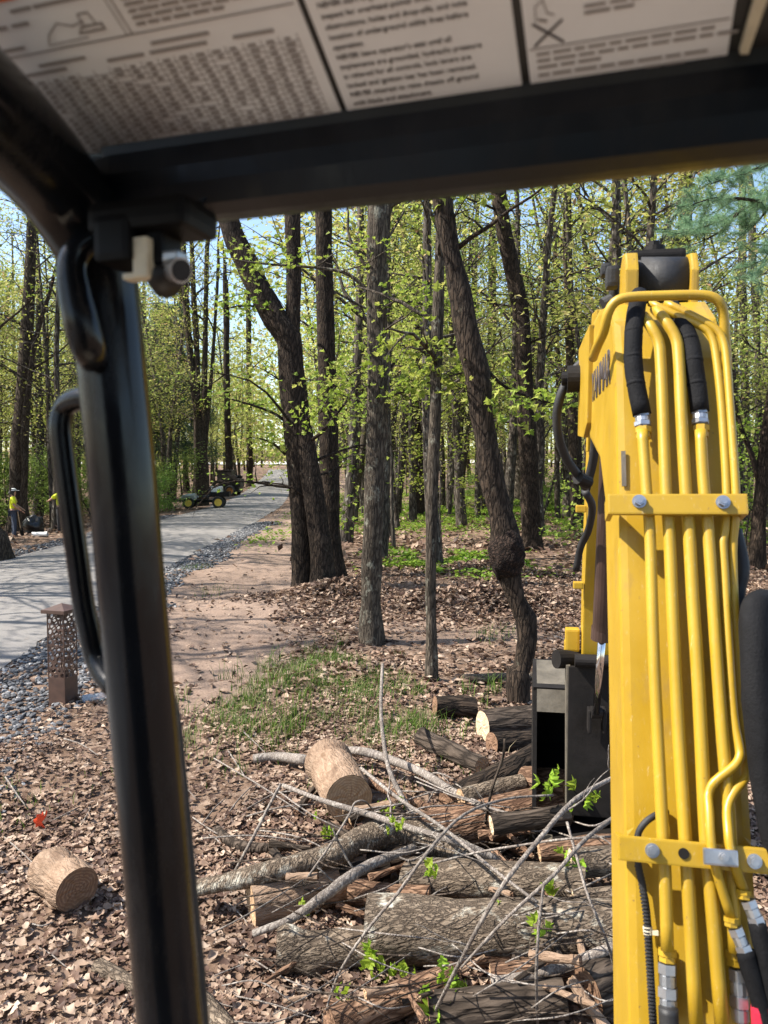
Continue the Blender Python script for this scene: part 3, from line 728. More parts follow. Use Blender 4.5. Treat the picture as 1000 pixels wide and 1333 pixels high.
# ---- shared tree kinds for the depth of the woods
def tree_kind(seed, H, r, nb, L0, t0, per, leaf, lean=0.04, droop=.1, tmpl=None, lm='leaf_far', bark='bark_far', spread=.42, sub=5):
    rg = np.random.default_rng(seed)
    P = [np.zeros(3) - np.array([0, 0, .4])]; d = np.array([rg.normal(0, lean), rg.normal(0, lean), 1.]); n = 9
    W = [r * 1.35]
    for k in range(n):
        d = d + rg.normal(0, lean * .8, 3) * np.array([1, 1, 0]); d /= np.linalg.norm(d)
        P.append(P[-1] + d * (H / n)); W.append(r * (1 - .82 * (k + 1) / n) + .006)
    P = np.array(P); W = np.array(W); W[1] = min(W[1], r)
    tb, tp = limbs(P, W, rg, nb, t0, L0, sub=sub, droop=droop, rmin=.006)
    mb = MB(); mb.tube(P, W, 10, noise=.12, seed=seed, step=.7)
    for p, w_, s in tb: mb.tube(p, w_, s - 1, smooth=False, cap=False)
    return mb.mesh('trunk', M[bark]), foliage(tp, per, spread, leaf, tmpl or [fold2], rg).mesh('crown', M[lm], smooth=False)

KT = [tree_kind(100 + i, H, r, nb, L0, t0, per, leaf) for i, (H, r, nb, L0, t0, per, leaf) in enumerate((
    (17, .15, 36, 3.4, .26, 6, .17), (19, .19, 38, 3.8, .28, 6, .18), (15, .10, 32, 2.6, .24, 6, .16), (20, .22, 40, 4.0, .28, 6, .18),
    (16, .12, 34, 3.0, .26, 6, .17), (13, .08, 28, 2.2, .22, 6, .15), (18, .16, 38, 3.6, .2, 6, .17)))]
KR = [tree_kind(150 + i, H, r, nb, L0, t0, 3, leaf, sub=4) for i, (H, r, nb, L0, t0, leaf) in enumerate((
    (17, .19, 26, 3.4, .2, .14), (19, .24, 28, 3.8, .24, .14), (15, .13, 24, 2.8, .2, .13), (16, .16, 24, 3.0, .22, .14)))]
KP = [tree_kind(170 + i, H, r, nb, 2.0, .3, 3, .14, lean=.06, sub=3) for i, (H, r, nb) in enumerate(((13, .055, 18), (15, .07, 20), (11, .045, 16), (16, .085, 22)))]
KS = [tree_kind(200 + i, H, r, nb, L0, t0, per, leaf, lean=.10, droop=.12, tmpl=maple, lm='leaf_near', bark='bark_far', spread=.26, sub=4) for i, (H, r, nb, L0, t0, per, leaf) in enumerate((
    (5.5, .030, 16, 1.6, .22, 4, .11), (7.5, .042, 20, 1.9, .25, 4, .11), (4.2, .022, 14, 1.3, .25, 4, .10)))]
KB = [tree_kind(300 + i, 2.6 + .5 * i, .03, 16, 1.6, .05, 9, .13, lean=.12, lm='leaf_bush', spread=.28, sub=5) for i in range(3)]

# things that must stay in view: (pixel from, to, nearest depth that may stand in front)
KEEP = [(-20, 90, 30), (232, 390, 66), (268, 312, 80)]
taken = [(-1.4, 14.1), (-.9, 14.3), (-.16, 9.9), (.5, 8.2), (1.25, 7.3), (4.2, 22), (-3, 40), (-12, 25)]
def place(kinds, x, y, name, label, cat, group, s0=.85, s1=1.15):
    k = kinds[rng.integers(0, len(kinds))]
    t = thing(name, label, cat, (x, y, float(G(x, y)) - .03), group, world=False, rotz=rng.uniform(0, 6.28), scale=rng.uniform(s0, s1))
    obj('trunk', k[0], t); obj('crown', k[1], t)
    taken.append((x, y)); return t
def ok(x, y, sep, m_=1.5):
    if road_l(y) - m_ < x < road_r(y) + m_ + 0.8: return False
    if x > -5 and x < 3 and y < 16: return False
    if -9 < y < 12 and -4 < x < 6.5: return False
    if -5 < y < 10 and x > -17: return False
    if y > 0:
        p = 500 + 1000 * x / y
        for a, b_, dd in KEEP:
            if a < p < b_ and y < dd: return False
    return all((x - a) ** 2 + (y - b_) ** 2 > sep * sep for a, b_ in taken)
def fill(n, y0, y1, sep, *a, pw=1.0, xa=.62, side=6, xr=None, **k):
    c = t = 0
    while c < n and t < n * 60:
        t += 1
        y = y0 + (y1 - y0) * rng.uniform() ** pw
        x = rng.uniform(-xa * y - side, xa * y + side) if xr is None else rng.uniform(*xr)
        if ok(x, y, sep): place(*a[:1], x, y, *a[1:], **k); c += 1
fill(46, 17, 38, 2.1, KR + KT[:3], 'forest_tree', 'slim spring-leafed tree among the near woods behind the clearing', 'tree', 'trees of the near woods')
fill(150, 34, 82, 2.2, KT + KR + KR[:2], 'woodland_tree', 'distant spring-leafed tree deep in the woods', 'tree', 'trees deep in the woods')
fill(40, -16, 30, 2.6, KR, 'roadside_tree', 'spring-leafed tree in the woods across the road', 'tree', 'trees across the road', xr=(-34, -11.2))
fill(70, 19, 66, 1.3, KP, 'slender_tree', 'very thin pole-like young tree standing in the open woods', 'tree', 'pole-like young trees')
fill(14, 12, 34, 1.6, KS, 'maple_sapling', 'leafy maple sapling growing under the taller trees', 'sapling', 'maple saplings under the trees')
fill(26, 36, 64, 1.8, KB, 'shrub', 'bushy green shrub in the undergrowth of the woods', 'shrub', 'undergrowth shrubs', s0=.7, s1=1.3)
fill(16, 27, 45, 1.5, KB, 'shrub', 'bushy green shrub in the undergrowth across the road', 'shrub', 'shrubs across the road', xr=(-32, -12), s0=.8, s1=1.4)

for x_, y_ in ((-12.5, -1.5), (-12.2, 7.9), (-16.4, 7.2), (-14.6, -4.2)):
    place(KR, x_, y_, 'roadside_tree', 'spring-leafed tree in the woods across the road', 'tree', 'trees across the road')
for x_, y_ in ((-11.6, 12.9), (-12.3, 16.8), (-11.9, 10.4)):
    place(KR, x_, y_, 'roadside_tree', 'spring-leafed tree in the woods across the road', 'tree', 'trees across the road')
for i in range(16):
    y_ = rng.uniform(84, 128); x_ = rng.uniform(-.235, -.10) * y_
    if x_ < road_l(y_) - 1.2 or x_ > road_r(y_) + 1.5: place(KT, x_, y_, 'woodland_tree', 'distant spring-leafed tree deep in the woods', 'tree', 'trees deep in the woods', s0=.9, s1=1.25)
fill(26, 30, 62, 2.4, KT, 'roadside_tree', 'spring-leafed tree in the woods across the road', 'tree', 'trees across the road', xr=(-46, -14))
# ---- far wood, one mass
mb = MB(); n = 330
for i in range(n):
    y = rng.uniform(84, 170); x = rng.uniform(-.75 * y, .75 * y)
    if road_l(y) - 1 < x < road_r(y) + 1 or (-.23 < x / y < -.10 and y < 100): continue
    z = float(G(x, y)); H = rng.uniform(16, 24)
    mb.tube([(x, y, z - .3), (x + rng.normal(0, .4), y, z + H * .5), (x + rng.normal(0, .8), y, z + H)], [rng.uniform(.14, .3), .14, .04], 6, smooth=False)
obj('far_tree_trunks', mb.mesh('far_tree_trunks', M['bark_far']), label='grey trunks of the far wood beyond the clearing', cat='woods', kind='stuff')
n = 190000; y = rng.uniform(78, 165, n); x = rng.uniform(-.75, .75, n) * y
z = G(x, y) + rng.uniform(0, 1, n) ** .8 * 24
k_ = (fbm(x * .22, y * .22, z * .25, seed=88, oct=4) > 0.0) & ~((x / y > -.24) & (x / y < -.10) & (((z - G(x, y) < 2.5) & (y < 150)) | ((y < 90) & (z - G(x, y) < 5))))
x, y, z = x[k_], y[k_], z[k_]; n = len(x)
n2 = 42000; y2 = rng.uniform(198, 245, n2); x2 = rng.uniform(-.42, .15, n2) * y2; z2 = G(x2, y2) + rng.uniform(0, 1, n2) * 26
k2 = fbm(x2 * .12, y2 * .12, z2 * .16, seed=91, oct=4) > -.15
x = np.concatenate([x, x2[k2]]); y = np.concatenate([y, y2[k2]]); z = np.concatenate([z, z2[k2]]); n = len(x)
V, F = stamp(*fold2, np.stack([x, y, z], 1), rotmats(n, 1.0, rng), rng.uniform(.35, .8, n) * np.where(y > 190, 1.9, 1))
obj('far_foliage', mesh('far_foliage', V, F, M['leaf_far'], False), label='pale green foliage massed in the far wood', cat='woods', kind='stuff')

# ---- conifers
def pine(name, label, P0, H, whorls, L0, mat_, seed, nlen=.11, only=None):
    rg = np.random.default_rng(seed)
    t = thing(name, label, 'pine tree', P0)
    P0 = np.array(P0); mb = MB(); mb.tube([P0 - (0, 0, .3), P0 + (0, 0, H * .5), P0 + (0, 0, H)], [H * .013, H * .009, .02], 12, noise=.08, step=.6)
    nv = MB(); pos = []; dirs = []
    for i in range(whorls):
        h = H * (.22 + .76 * i / whorls); L = L0 * (1.1 - .85 * i / whorls)
        for k in range(5):
            az = rg.uniform(0, 6.28); d = np.array([math.cos(az), math.sin(az), .12]); pts = [P0 + (0, 0, h)]
            for q in range(5): d = d + rg.normal(0, .1, 3); d /= np.linalg.norm(d); pts.append(pts[-1] + d * L / 5)
            mb.tube(pts, np.linspace(.03, .006, 6), 5, smooth=False)
            for q in range(10):
                u = rg.uniform(.3, 1) * 5; a = min(int(u), 4); b0 = pts[a] + (pts[a + 1] - pts[a]) * (u - a)
                for s_ in range(7): pos.append(b0 + rg.normal(0, L * .09, 3)); dirs.append(d)
    obj('trunk', mb.mesh('trunk', M['bark_dark']), t)
    obj('crown', needles(np.array(pos), rg, nlen, 12).mesh('crown', mat_, smooth=False), t)
    return t
def needles(pos, rg, ln, per, wd=.0016):
    n = len(pos) * per; P = np.repeat(pos, per, axis=0)
    d = rg.normal(0, 1, (n, 3)); d /= np.linalg.norm(d, axis=1)[:, None]; s = np.cross(d, rg.normal(0, 1, (n, 3))); s /= np.linalg.norm(s, axis=1)[:, None]
    l = ln * rg.uniform(.6, 1.2, n)[:, None]; wd = wd * (ln / .11)
    V = np.stack([P - s * wd, P + s * wd, P + d * l], 1).reshape(-1, 3)
    return MB().add(V, np.arange(3 * n).reshape(-1, 3))
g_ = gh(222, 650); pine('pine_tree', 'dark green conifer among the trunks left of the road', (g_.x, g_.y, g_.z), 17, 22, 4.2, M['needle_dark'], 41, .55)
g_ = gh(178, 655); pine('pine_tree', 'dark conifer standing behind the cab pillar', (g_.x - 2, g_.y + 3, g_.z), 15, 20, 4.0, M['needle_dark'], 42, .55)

# pine whose lowest bough reaches over the boom: trunk stands to the right, outside the woods path
rg = np.random.default_rng(55)
pb = np.array(at(1120, 640, 9.0)); pb[2] = float(G(pb[0], pb[1]))
t = thing('white_pine', 'pine with a soft blue-green bough hanging above the yellow boom', 'pine tree', tuple(pb))
mb = MB(); mb.tube([pb - (0, 0, .3), pb + (.1, 0, 4), pb + (.0, 0, 9), pb + (0, .1, 14)], [.24, .2, .13, .03], 16, noise=.1, step=.4)
pos = []
boughs = [[(1090, 215), (1040, 240), (990, 262), (950, 282), (915, 296), (880, 305)], [(1100, 150), (1040, 190), (1000, 215), (960, 225), (925, 240)], [(1060, 232), (1010, 262), (985, 290), (955, 318)], [(990, 262), (960, 258), (930, 258), (902, 266)], [(960, 278), (940, 300), (905, 318)], [(1100, 270), (1040, 300), (1000, 330), (985, 360)]]
for bi, bp in enumerate(boughs):
    P = np.array([np.array(at(px, py, 8.2 + .12 * bi + .25 * k * (-1) ** bi)) for k, (px, py) in enumerate(bp)])
    if bi in (0, 1, 5): P = np.concatenate([[pb + (0, 0, P[0][2] + .1 - pb[2])], P])
    mb.tube(P, np.linspace(.034 if bi == 0 else .02, .004, len(P)), 7)
    for k in range(len(P) - 1):
        if k == 0 and bi in (0, 1, 5): continue
        for q in range(9):
            b0 = P[k] + (P[k + 1] - P[k]) * rg.uniform(); e = b0 + rg.normal(0, .14, 3) * (1, 1, .8) + (-.08, 0, .02)
            mb.tube([b0, (b0 + e) / 2 + rg.normal(0, .02, 3), e], [.004, .003, .002], 4, smooth=False)
            for u in np.linspace(.35, 1, 6): pos.append(b0 + (e - b0) * u)
obj('trunk', mb.mesh('trunk', M['bark_dark']), t)
obj('crown', needles(np.array(pos), rg, .105, 30, .0018).mesh('crown', M['needle'], smooth=False), t)

# ------------------------------------------------------------------ log pile
def solve_d(px, py, rpx, lift):
    lo, hi = 1.5, 40.0
    for _ in range(50):
        m_ = (lo + hi) / 2; p = at(px, py, m_)
        if p.z - rpx * m_ / 1000 - lift > float(G(p.x, p.y)): lo = m_
        else: hi = m_
    return lo
def pxpt(q):
    d = solve_d(q[0], q[1], q[2], q[3] if len(q) > 3 else 0.0)
    return at(q[0], q[1], d), q[2] * d / 1000
def cut_mesh(ring, c, sgn, mat_):
    ring = np.asarray(ring) - c; n = len(ring)
    V = [(0, 0, 0)]; F = []
    for f in (.33, .66, 1.0):
        for i, p in enumerate(ring): V.append(p * f * (0.985 if f == 1 else 1) + np.array([0, 0, sgn * (0.004 * math.sin(i * 2.1 + f * 9) if f < 1 else 0)]))
    for i in range(n):
        j = (i + 1) % n; F.append((0, 1 + i, 1 + j))
    Q = []
    for r_ in range(2):
        for i in range(n):
            j = (i + 1) % n; a = 1 + r_ * n; Q.append((a + i, a + n + i, a + n + j, a + j))
    F = np.array(F); Q = np.array(Q)
    if sgn < 0: F, Q = F[:, ::-1], Q[:, ::-1]
    return mesh('cut_end', V, [F, Q], mat_, False)
def log(label, a, b, bark, cut='cut_tan', bend=0.0, nz=0.07, seed=1, knobs=(), group=None, name='log', cat='log', seg=22, cut_tilt=0.0):
    p0, r0 = pxpt(a); p1, r1 = pxpt(b)
    ax = p1 - p0; L = ax.length
    q = ax.to_track_quat('Z', 'Y'); rg = np.random.default_rng(seed)
    P = np.array([(bend * L * math.sin(math.pi * t), 0.4 * bend * L * math.sin(2 * math.pi * t), L * t) for t in np.linspace(0, 1, 7)])
    W = np.linspace(r0, r1, 7) * (1 + rg.normal(0, .03, 7))
    V, F = tube(P, W, seg, False, True, nz, seed, 0.045)
    for (t, ang, amp, wd) in knobs:
        c = np.array([0, 0, L * t]); rr = np.interp(t, [0, 1], [r0, r1]); k = c + rr * np.array([math.cos(ang), math.sin(ang), 0])
        dist = np.linalg.norm(V - k, axis=1); out = V - np.array([P[:, 0].mean(), P[:, 1].mean(), 0]) * 1.0; out[:, 2] = 0
        out /= np.linalg.norm(out, axis=1)[:, None] + 1e-9
        V = V + out * (amp * np.exp(-(dist / wd) ** 2))[:, None]
    V[:seg, 2] += cut_tilt * V[:seg, 0]; V[-seg:, 2] += cut_tilt * .6 * V[-seg:, 1]
    o = obj(name, mesh('log', V, F, M[bark]), label=label, cat=cat, group=group)
    o.location = p0; o.rotation_mode = 'QUATERNION'; o.rotation_quaternion = q
    for ring, sg in ((V[:seg], -1), (V[-seg:], 1)):
        c = ring.mean(0); e = obj('cut_end', cut_mesh(ring, c, sg, M[cut]), o); e.location = c + np.array([0, 0, sg * .001])
    return o

log('short tan log lying alone on the leaves left of the pillar', (66, 1132, 30), (101, 1158, 30), 'bark_tan', 'cut_brown', seed=2, nz=.05, cut_tilt=.15)  # sawn end gets a darker wood colour standing in for its shade
log('thick tan log with its sawn end facing out beside the grass', (428, 992, 30), (455, 1040, 34), 'bark_tan', 'cut_tan', seed=3, nz=.05)
log('peeled orange log under the lichen-covered limb', (327, 1178, 29), (475, 1140, 27), 'bark_tan', 'cut_tan', seed=4, nz=.07)
log('grey log with a bright oval sawn end on the pile', (534, 1141, 25, .05), (760, 1152, 26, .08), 'bark_log', 'cut_pale', seed=5, cut_tilt=.35)
log('largest grey-barked log across the front of the pile', (480, 1209, 42), (835, 1212, 38), 'bark_log', 'cut_pale', seed=6, nz=.06, knobs=((.32, 4.2, .03, .08), (.6, 4.6, .02, .06)))
log('brown bark slab lying along the front of the largest log', (600, 1238, 22), (840, 1226, 20, .03), 'bark_red', 'cut_tan', seed=61, nz=.12)
log('smooth grey log with a knobbly end poking out on the left', (362, 1240, 22), (486, 1232, 25), 'bark_log', 'cut_brown', seed=7, nz=.10, knobs=((.1, 1.5, .05, .06), (.35, 4.0, .045, .05), (.05, 3.6, .03, .05)))
log('dark grey log with a pale sawn end beside the boom', (744, 1124, 20, .16), (850, 1118, 20, .15), 'bark_log', 'cut_pale', seed=8)
log('reddish peeled log wedged above the dark grey log', (702, 1108, 14, .2), (830, 1098, 15, .2), 'bark_red', 'cut_tan', seed=9, nz=.1)
log('long reddish-brown log at the heart of the pile', (545, 1088, 31, .05), (735, 1045, 27, .05), 'bark_red', 'cut_tan', seed=10, nz=.09)
log('dark log slanting back behind the reddish-brown log', (585, 1048, 20), (700, 985, 18), 'bark_dark', 'cut_brown', seed=11, nz=.08)
log('ragged brown chunk just in front of the bucket', (682, 1012, 15, .22), (742, 1022, 19, .22), 'bark_red', 'cut_tan', seed=12, nz=.12)
log('small round log end under the bucket', (790, 1005, 15, .25), (776, 1022, 15, .26), 'bark_brown', 'cut_tan', seed=13)
log('small split log standing below the bucket', (806, 1035, 13, .2), (795, 1050, 14, .2), 'bark_red', 'cut_pale', seed=14)
log('short log end showing beside the boom foot', (832, 1060, 15, .2), (806, 1068, 16, .2), 'bark_red', 'cut_tan', seed=15)
log('log with a yellowish sawn end behind the crooked leaning tree', (628, 945, 20), (720, 940, 22), 'bark_brown', 'cut_pale', seed=16)
log('second log lying beneath the yellowish-ended log', (640, 968, 14), (730, 962, 14), 'bark_dark', 'cut_brown', seed=17)
log('dark rotten log between the slender tree and the pile', (566, 918, 14), (618, 922, 14), 'bark_dark', 'cut_brown', seed=18, nz=.12)
log('weathered split slab lying on the leaves', (548, 960, 13), (628, 998, 12), 'bark_brown', 'cut_tan', seed=19, nz=.2)
log('thin straight pole lying behind the crooked leaning tree', (600, 884, 6), (742, 879, 6.5), 'bark_log', 'cut_brown', seed=20, nz=.04, seg=14)
log('brown log at the very front of the pile', (430, 1338, 24), (592, 1272, 20), 'bark_red', 'cut_brown', seed=21, nz=.12)
log('dark log beneath the front of the largest log', (560, 1318, 28), (735, 1300, 26), 'bark_brown', 'cut_brown', seed=22, nz=.12)
log('bark-covered log end by the boom under the broken branch', (762, 1290, 34), (840, 1255, 30), 'bark_brown', 'cut_brown', seed=23, nz=.14)
log('splintered orange piece of wood leaning on the front logs', (792, 1345, 10, .05), (742, 1275, 7, .16), 'bark_tan', 'cut_tan', seed=24, nz=.25, seg=10)
log('cut branch stub pointing out beside the boom', (745, 1170, 13, .12), (804, 1166, 12, .14), 'bark_log', 'cut_pale', seed=25)
log('brown log hidden low behind the oval-ended log', (480, 1120, 18, .05), (600, 1100, 17, .06), 'bark_dark', 'cut_brown', seed=26, nz=.12)
log('weathered grey stick beside the pillar foot', (128, 1258, 11), (205, 1300, 11), 'bark_log', 'cut_brown', seed=27, nz=.1, seg=12)
log('short dark log stub beside the pillar foot', (262, 1300, 13), (300, 1345, 13), 'bark_log', 'cut_brown', seed=28, nz=.1, seg=12)

log('brown log filling the gap behind the splintered piece', (640, 1275, 20, .02), (850, 1262, 20, .05), 'bark_red', 'cut_tan', seed=71, nz=.12)
log('short reddish log tucked under the oval-ended log', (455, 1162, 15, .06), (560, 1168, 15, .05), 'bark_red', 'cut_tan', seed=73, nz=.12)
log('small dark log end poking out below the lichen limb', (440, 1140, 13, .1), (505, 1128, 14, .1), 'bark_dark', 'cut_tan', seed=74, nz=.1)
log('grey log lying behind the long reddish-brown log', (600, 1040, 14, .2), (680, 1020, 13, .22), 'bark_log', 'cut_tan', seed=75, nz=.1)
log('brown log bridging towards the bucket', (640, 1075, 13, .3), (740, 1060, 13, .3), 'bark_brown', 'cut_pale', seed=76, nz=.1)
def branch(label, pts, bark='bark_twig', seed=1, name='branch', cat='branch', twigs=0, group=None, seg=8, nz=.06):
    """pts: px, py, radius px, lift above the ground"""
    P, W = [], []
    for q in pts:
        p, r_ = pxpt(q); P.append(np.array(p)); W.append(r_)
    P = np.array(P); W = np.array(W); rg = np.random.default_rng(seed)
    mb = MB(); mb.tube(P, W, seg, noise=nz, seed=seed)
    if twigs:
        L = np.linalg.norm(P[-1] - P[0])
        tb, _ = limbs(P, W, rg, twigs, .25, L * .3, up=(-.3, .7), sub=2, leafy=0, rmin=.0015)
        for p, w_, s in tb:
            p = p.copy(); p[:, 2] = np.maximum(p[:, 2], G(p[:, 0], p[:, 1]) + .01); mb.tube(p, np.minimum(w_, .006), 4, smooth=False)
    o = obj(name, None, label=label, cat=cat, group=group) if False else None
    base = P[0].copy()
    me_ = MB(); me_.add(np.concatenate(mb.V) - base, [np.concatenate(f) for f in mb.F.values()])
    o = obj(name, me_.mesh('branch', M[bark]), label=label, cat=cat, group=group); o.location = base
    return o

B1 = branch('thick crooked limb patched with pale lichen across the pile', [(255, 1156, 10, .12), (300, 1147, 12, .16), (350, 1135, 13, .2), (400, 1122, 14, .2), (440, 1110, 16, .2), (475, 1092, 18, .18), (520, 1082, 20, .15), (570, 1098, 20, .10), (612, 1120, 20, .06)], 'bark_log', 3, seg=16, nz=.1)
B2 = branch('bent branch angling up over the peeled orange log', [(330, 1215, 5, .1), (380, 1196, 5.5, .17), (420, 1168, 7, .22), (455, 1142, 8, .25), (490, 1122, 6.5, .26), (540, 1104, 6, .22)], 'bark_twig', 4, seg=10, nz=.12, twigs=3)
B3 = branch('pale curved branch behind the thick tan log', [(437, 978, 5, .1), (470, 978, 6, .12), (510, 990, 6, .12), (550, 1006, 5.5, .16), (590, 1030, 5, .22), (640, 1055, 4.5, .28), (705, 1070, 4, .3)], 'bark_twig', 5, seg=10, twigs=3)
B4 = branch('short grey branch stub behind the thick tan log', [(330, 988, 6, .0), (360, 985, 6.5, .02), (400, 990, 7, .05)], 'bark_twig', 6, seg=10)
B5 = branch('dark curved branch half buried in leaves', [(282, 1080, 6, 0), (300, 1095, 7, .01), (330, 1104, 7, .01), (375, 1102, 6, .01)], 'bark_brown', 7, seg=10)
B6 = branch('long pale stick rising out of the grass', [(498, 865, 2.2, .55), (496, 920, 2.6, .5), (499, 960, 3, .4), (506, 1000, 3.2, .35), (525, 1040, 3.5, .3), (548, 1072, 4, .2)], 'bark_twig', 8, seg=6)
B7 = branch('straight grey pole resting on the tan log and the pile', [(368, 1022, 2.73, .28), (420, 1042, 3.51, .32), (480, 1060, 4.29, .34), (540, 1080, 4.68, .33), (600, 1098, 5.07, .28), (650, 1120, 5.46, .2)], 'bark_twig', 9, seg=8, twigs=2)
B8 = branch('long curving whip bowing over the largest log', [(420, 1330, 1.40, .05), (440, 1270, 1.72, .2), (475, 1215, 2.03, .4), (520, 1160, 2.18, .6), (560, 1105, 2.18, .75), (605, 1060, 2.03, .75), (660, 1040, 1.87, .65), (720, 1035, 1.56, .6)], 'bark_twig', 10, seg=6)
B9 = branch('long straight branch slanting up towards the boom', [(560, 1330, 2.34, .05), (600, 1250, 2.81, .45), (650, 1160, 3.12, .75), (700, 1095, 3.28, .85), (750, 1040, 3.28, .85), (812, 1005, 2.73, .8)], 'bark_twig', 11, seg=8, twigs=2)
B10 = branch('grey branch crossing the straight slanting one by the boom', [(600, 1260, 1.72, .3), (660, 1195, 2.18, .5), (720, 1140, 2.65, .6), (765, 1090, 2.96, .65), (822, 1050, 2.96, .6)], 'bark_twig', 12, seg=8, twigs=2)
B11 = branch('thin whip drooping in front of the pale oval-ended log', [(820, 1088, 1.8, .6), (740, 1092, 1.8, .6), (680, 1100, 1.6, .5), (620, 1110, 1.6, .42), (560, 1125, 1.4, .35)], 'bark_twig', 13, seg=5)
B12 = branch('pale twig hanging down beside the boom', [(738, 1070, 2, .6), (752, 1120, 2, .5), (765, 1165, 2, .45), (790, 1225, 2, .3), (800, 1262, 1.6, .15)], 'bark_twig', 14, seg=5)
B13 = branch('upright pale twig standing in front of the logs', [(700, 1340, 2, .0), (698, 1270, 2.2, .3), (702, 1200, 2.2, .5), (708, 1150, 1.8, .6)], 'bark_twig', 15, seg=5)
B14 = branch('short thick branch lying in front of the largest log', [(640, 1278, 6, .1), (700, 1268, 7, .12), (760, 1248, 7, .15), (800, 1232, 7, .2)], 'bark_twig', 16, seg=10)
B15 = branch('arched thin twig over the reddish-brown log', [(630, 1082, 2, .15), (640, 1030, 2, .45), (655, 985, 2, .65), (657, 962, 1.6, .75)], 'bark_brown', 17, seg=5)
B16 = branch('thin dark twig leaning on the thick tan log', [(303, 1140, 2.4, .02), (330, 1090, 2.4, .25), (350, 1050, 2, .4), (366, 1020, 2, .5)], 'bark_twig', 18, seg=5)
B17 = branch('reddish stick lying along the top of the pile', [(455, 1005, 5, .1), (480, 1018, 6, .14), (530, 1040, 6, .16), (580, 1060, 5, .2)], 'bark_red', 19, seg=8, nz=.12)
B18 = branch('slim grey stick lying over the front of the pile', [(470, 1000, 2.4, .35), (520, 1040, 2.6, .4), (580, 1080, 2.6, .4), (640, 1130, 2.4, .35), (700, 1175, 2.2, .3)], 'bark_twig', 20, seg=6, twigs=2)
B19 = branch('thin curved twig looping in front of the thick tan log', [(395, 1150, 1.6, .2), (430, 1100, 1.6, .4), (455, 1060, 1.6, .5), (462, 1045, 1.4, .55), (475, 1043, 1.2, .55), (486, 1055, 1.2, .45)], 'bark_twig', 21, seg=5)
for i in range(130):
    x = rng.uniform(330, 815); y = rng.uniform(1020, 1325); a = rng.uniform(-.6, .6); l = rng.uniform(25, 75); lf = rng.uniform(.02, .34)
    dx, dy = l * math.cos(a), l * math.sin(a); k = rng.normal(0, 8)
    branch('thin bare twig lying among the piled logs', [(x - dx, y - dy, 1.1, lf), (x, y + k, 1.3, lf + rng.uniform(-.02, .1)), (x + dx, y + dy, .8, lf)], ('bark_twig', 'bark_brown')[i % 2], 40 + i, name='twig', cat='twig', group='bare twigs among the logs', seg=4)
for i in range(26):
    x = rng.uniform(-10, 330); y = rng.uniform(960, 1325); a = rng.uniform(-1.2, 1.2); l = rng.uniform(8, 30)
    branch('small dead twig lying on the leaf litter', [(x - l * math.cos(a), y - l * math.sin(a), 1.2, .02), (x, y + rng.normal(0, 3), 1.2, .03), (x + l * math.cos(a), y + l * math.sin(a), .8, .03)], 'bark_twig', 90 + i, name='twig', cat='twig', group='dead twigs on the leaves', seg=4)

for i in range(52):
    x = rng.uniform(360, 815); y = rng.uniform(1040, 1320); a = rng.normal(0, .6); l = rng.uniform(10, 36); lf = rng.uniform(.0, .22)
    log('small broken bark scrap lying among the piled logs', (x - l * math.cos(a), y - l * math.sin(a), rng.uniform(3, 7), lf), (x + l * math.cos(a), y + l * math.sin(a), rng.uniform(2, 6), lf + rng.uniform(0, .06)), ('bark_red', 'bark_brown', 'bark_tan')[i % 3], ('cut_tan', 'cut_brown')[i % 2], seed=300 + i, nz=.35, seg=9, name='bark_scrap', cat='bark scrap', group='bark scraps among the logs')
# fresh sprigs on the cut branches
lm = [mesh('leaf', v_, f_, M['leaf_sprig'], False) for v_, f_ in [leaf_template('maple', c_, rng) for c_ in (.5, -.7, 1.0)]]
def sprig(owner, px, py, d, n, size, seed):
    rg = np.random.default_rng(seed); p = at(px, py, d)
    for i in range(n):
        o = obj('leaf', lm[i % 3], owner)
        q = p + Vector(rg.normal(0, size * .42, 3) * (1, .8, 1.1))
        o.location = q - owner.location
        o.rotation_euler = (rg.uniform(.9, 2.0), rg.normal(0, .5), rg.uniform(0, 6.28)); s = size * rg.uniform(.75, 1.15); o.scale = (s, s, s)
for owner, px, py, d, n, size in ((B9, 718, 1028, 3.9, 6, .085), (B9, 763, 1030, 3.9, 6, .085), (B8, 564, 1130, 3.5, 5, .06), (B10, 712, 1162, 3.5, 6, .07), (B10, 690, 1184, 3.5, 4, .06),
                                  (B8, 484, 1238, 3.25, 7, .075), (B9, 585, 1275, 3.1, 7, .075), (B9, 572, 1318, 3.0, 7, .075), (B12, 772, 1255, 3.3, 6, .075), (B12, 795, 1258, 3.3, 4, .07), (B13, 530, 1258, 3.2, 5, .06), (B19, 420, 1078, 4.2, 6, .06), (B6, 505, 1048, 4.5, 4, .07), (B18, 500, 1045, 4.3, 4, .07), (B9, 640, 1190, 3.4, 6, .07), (B8, 455, 1300, 3.05, 6, .07), (B10, 745, 1120, 3.6, 6, .07), (B13, 700, 1205, 3.2, 5, .06), (B2, 400, 1185, 3.6, 5, .055), (B7, 520, 1075, 3.9, 5, .06), (B9, 596, 1295, 3.05, 6, .07), (B8, 500, 1255, 3.2, 5, .065)):
    sprig(owner, px, py, d, n, size, int(px * 3 + py))

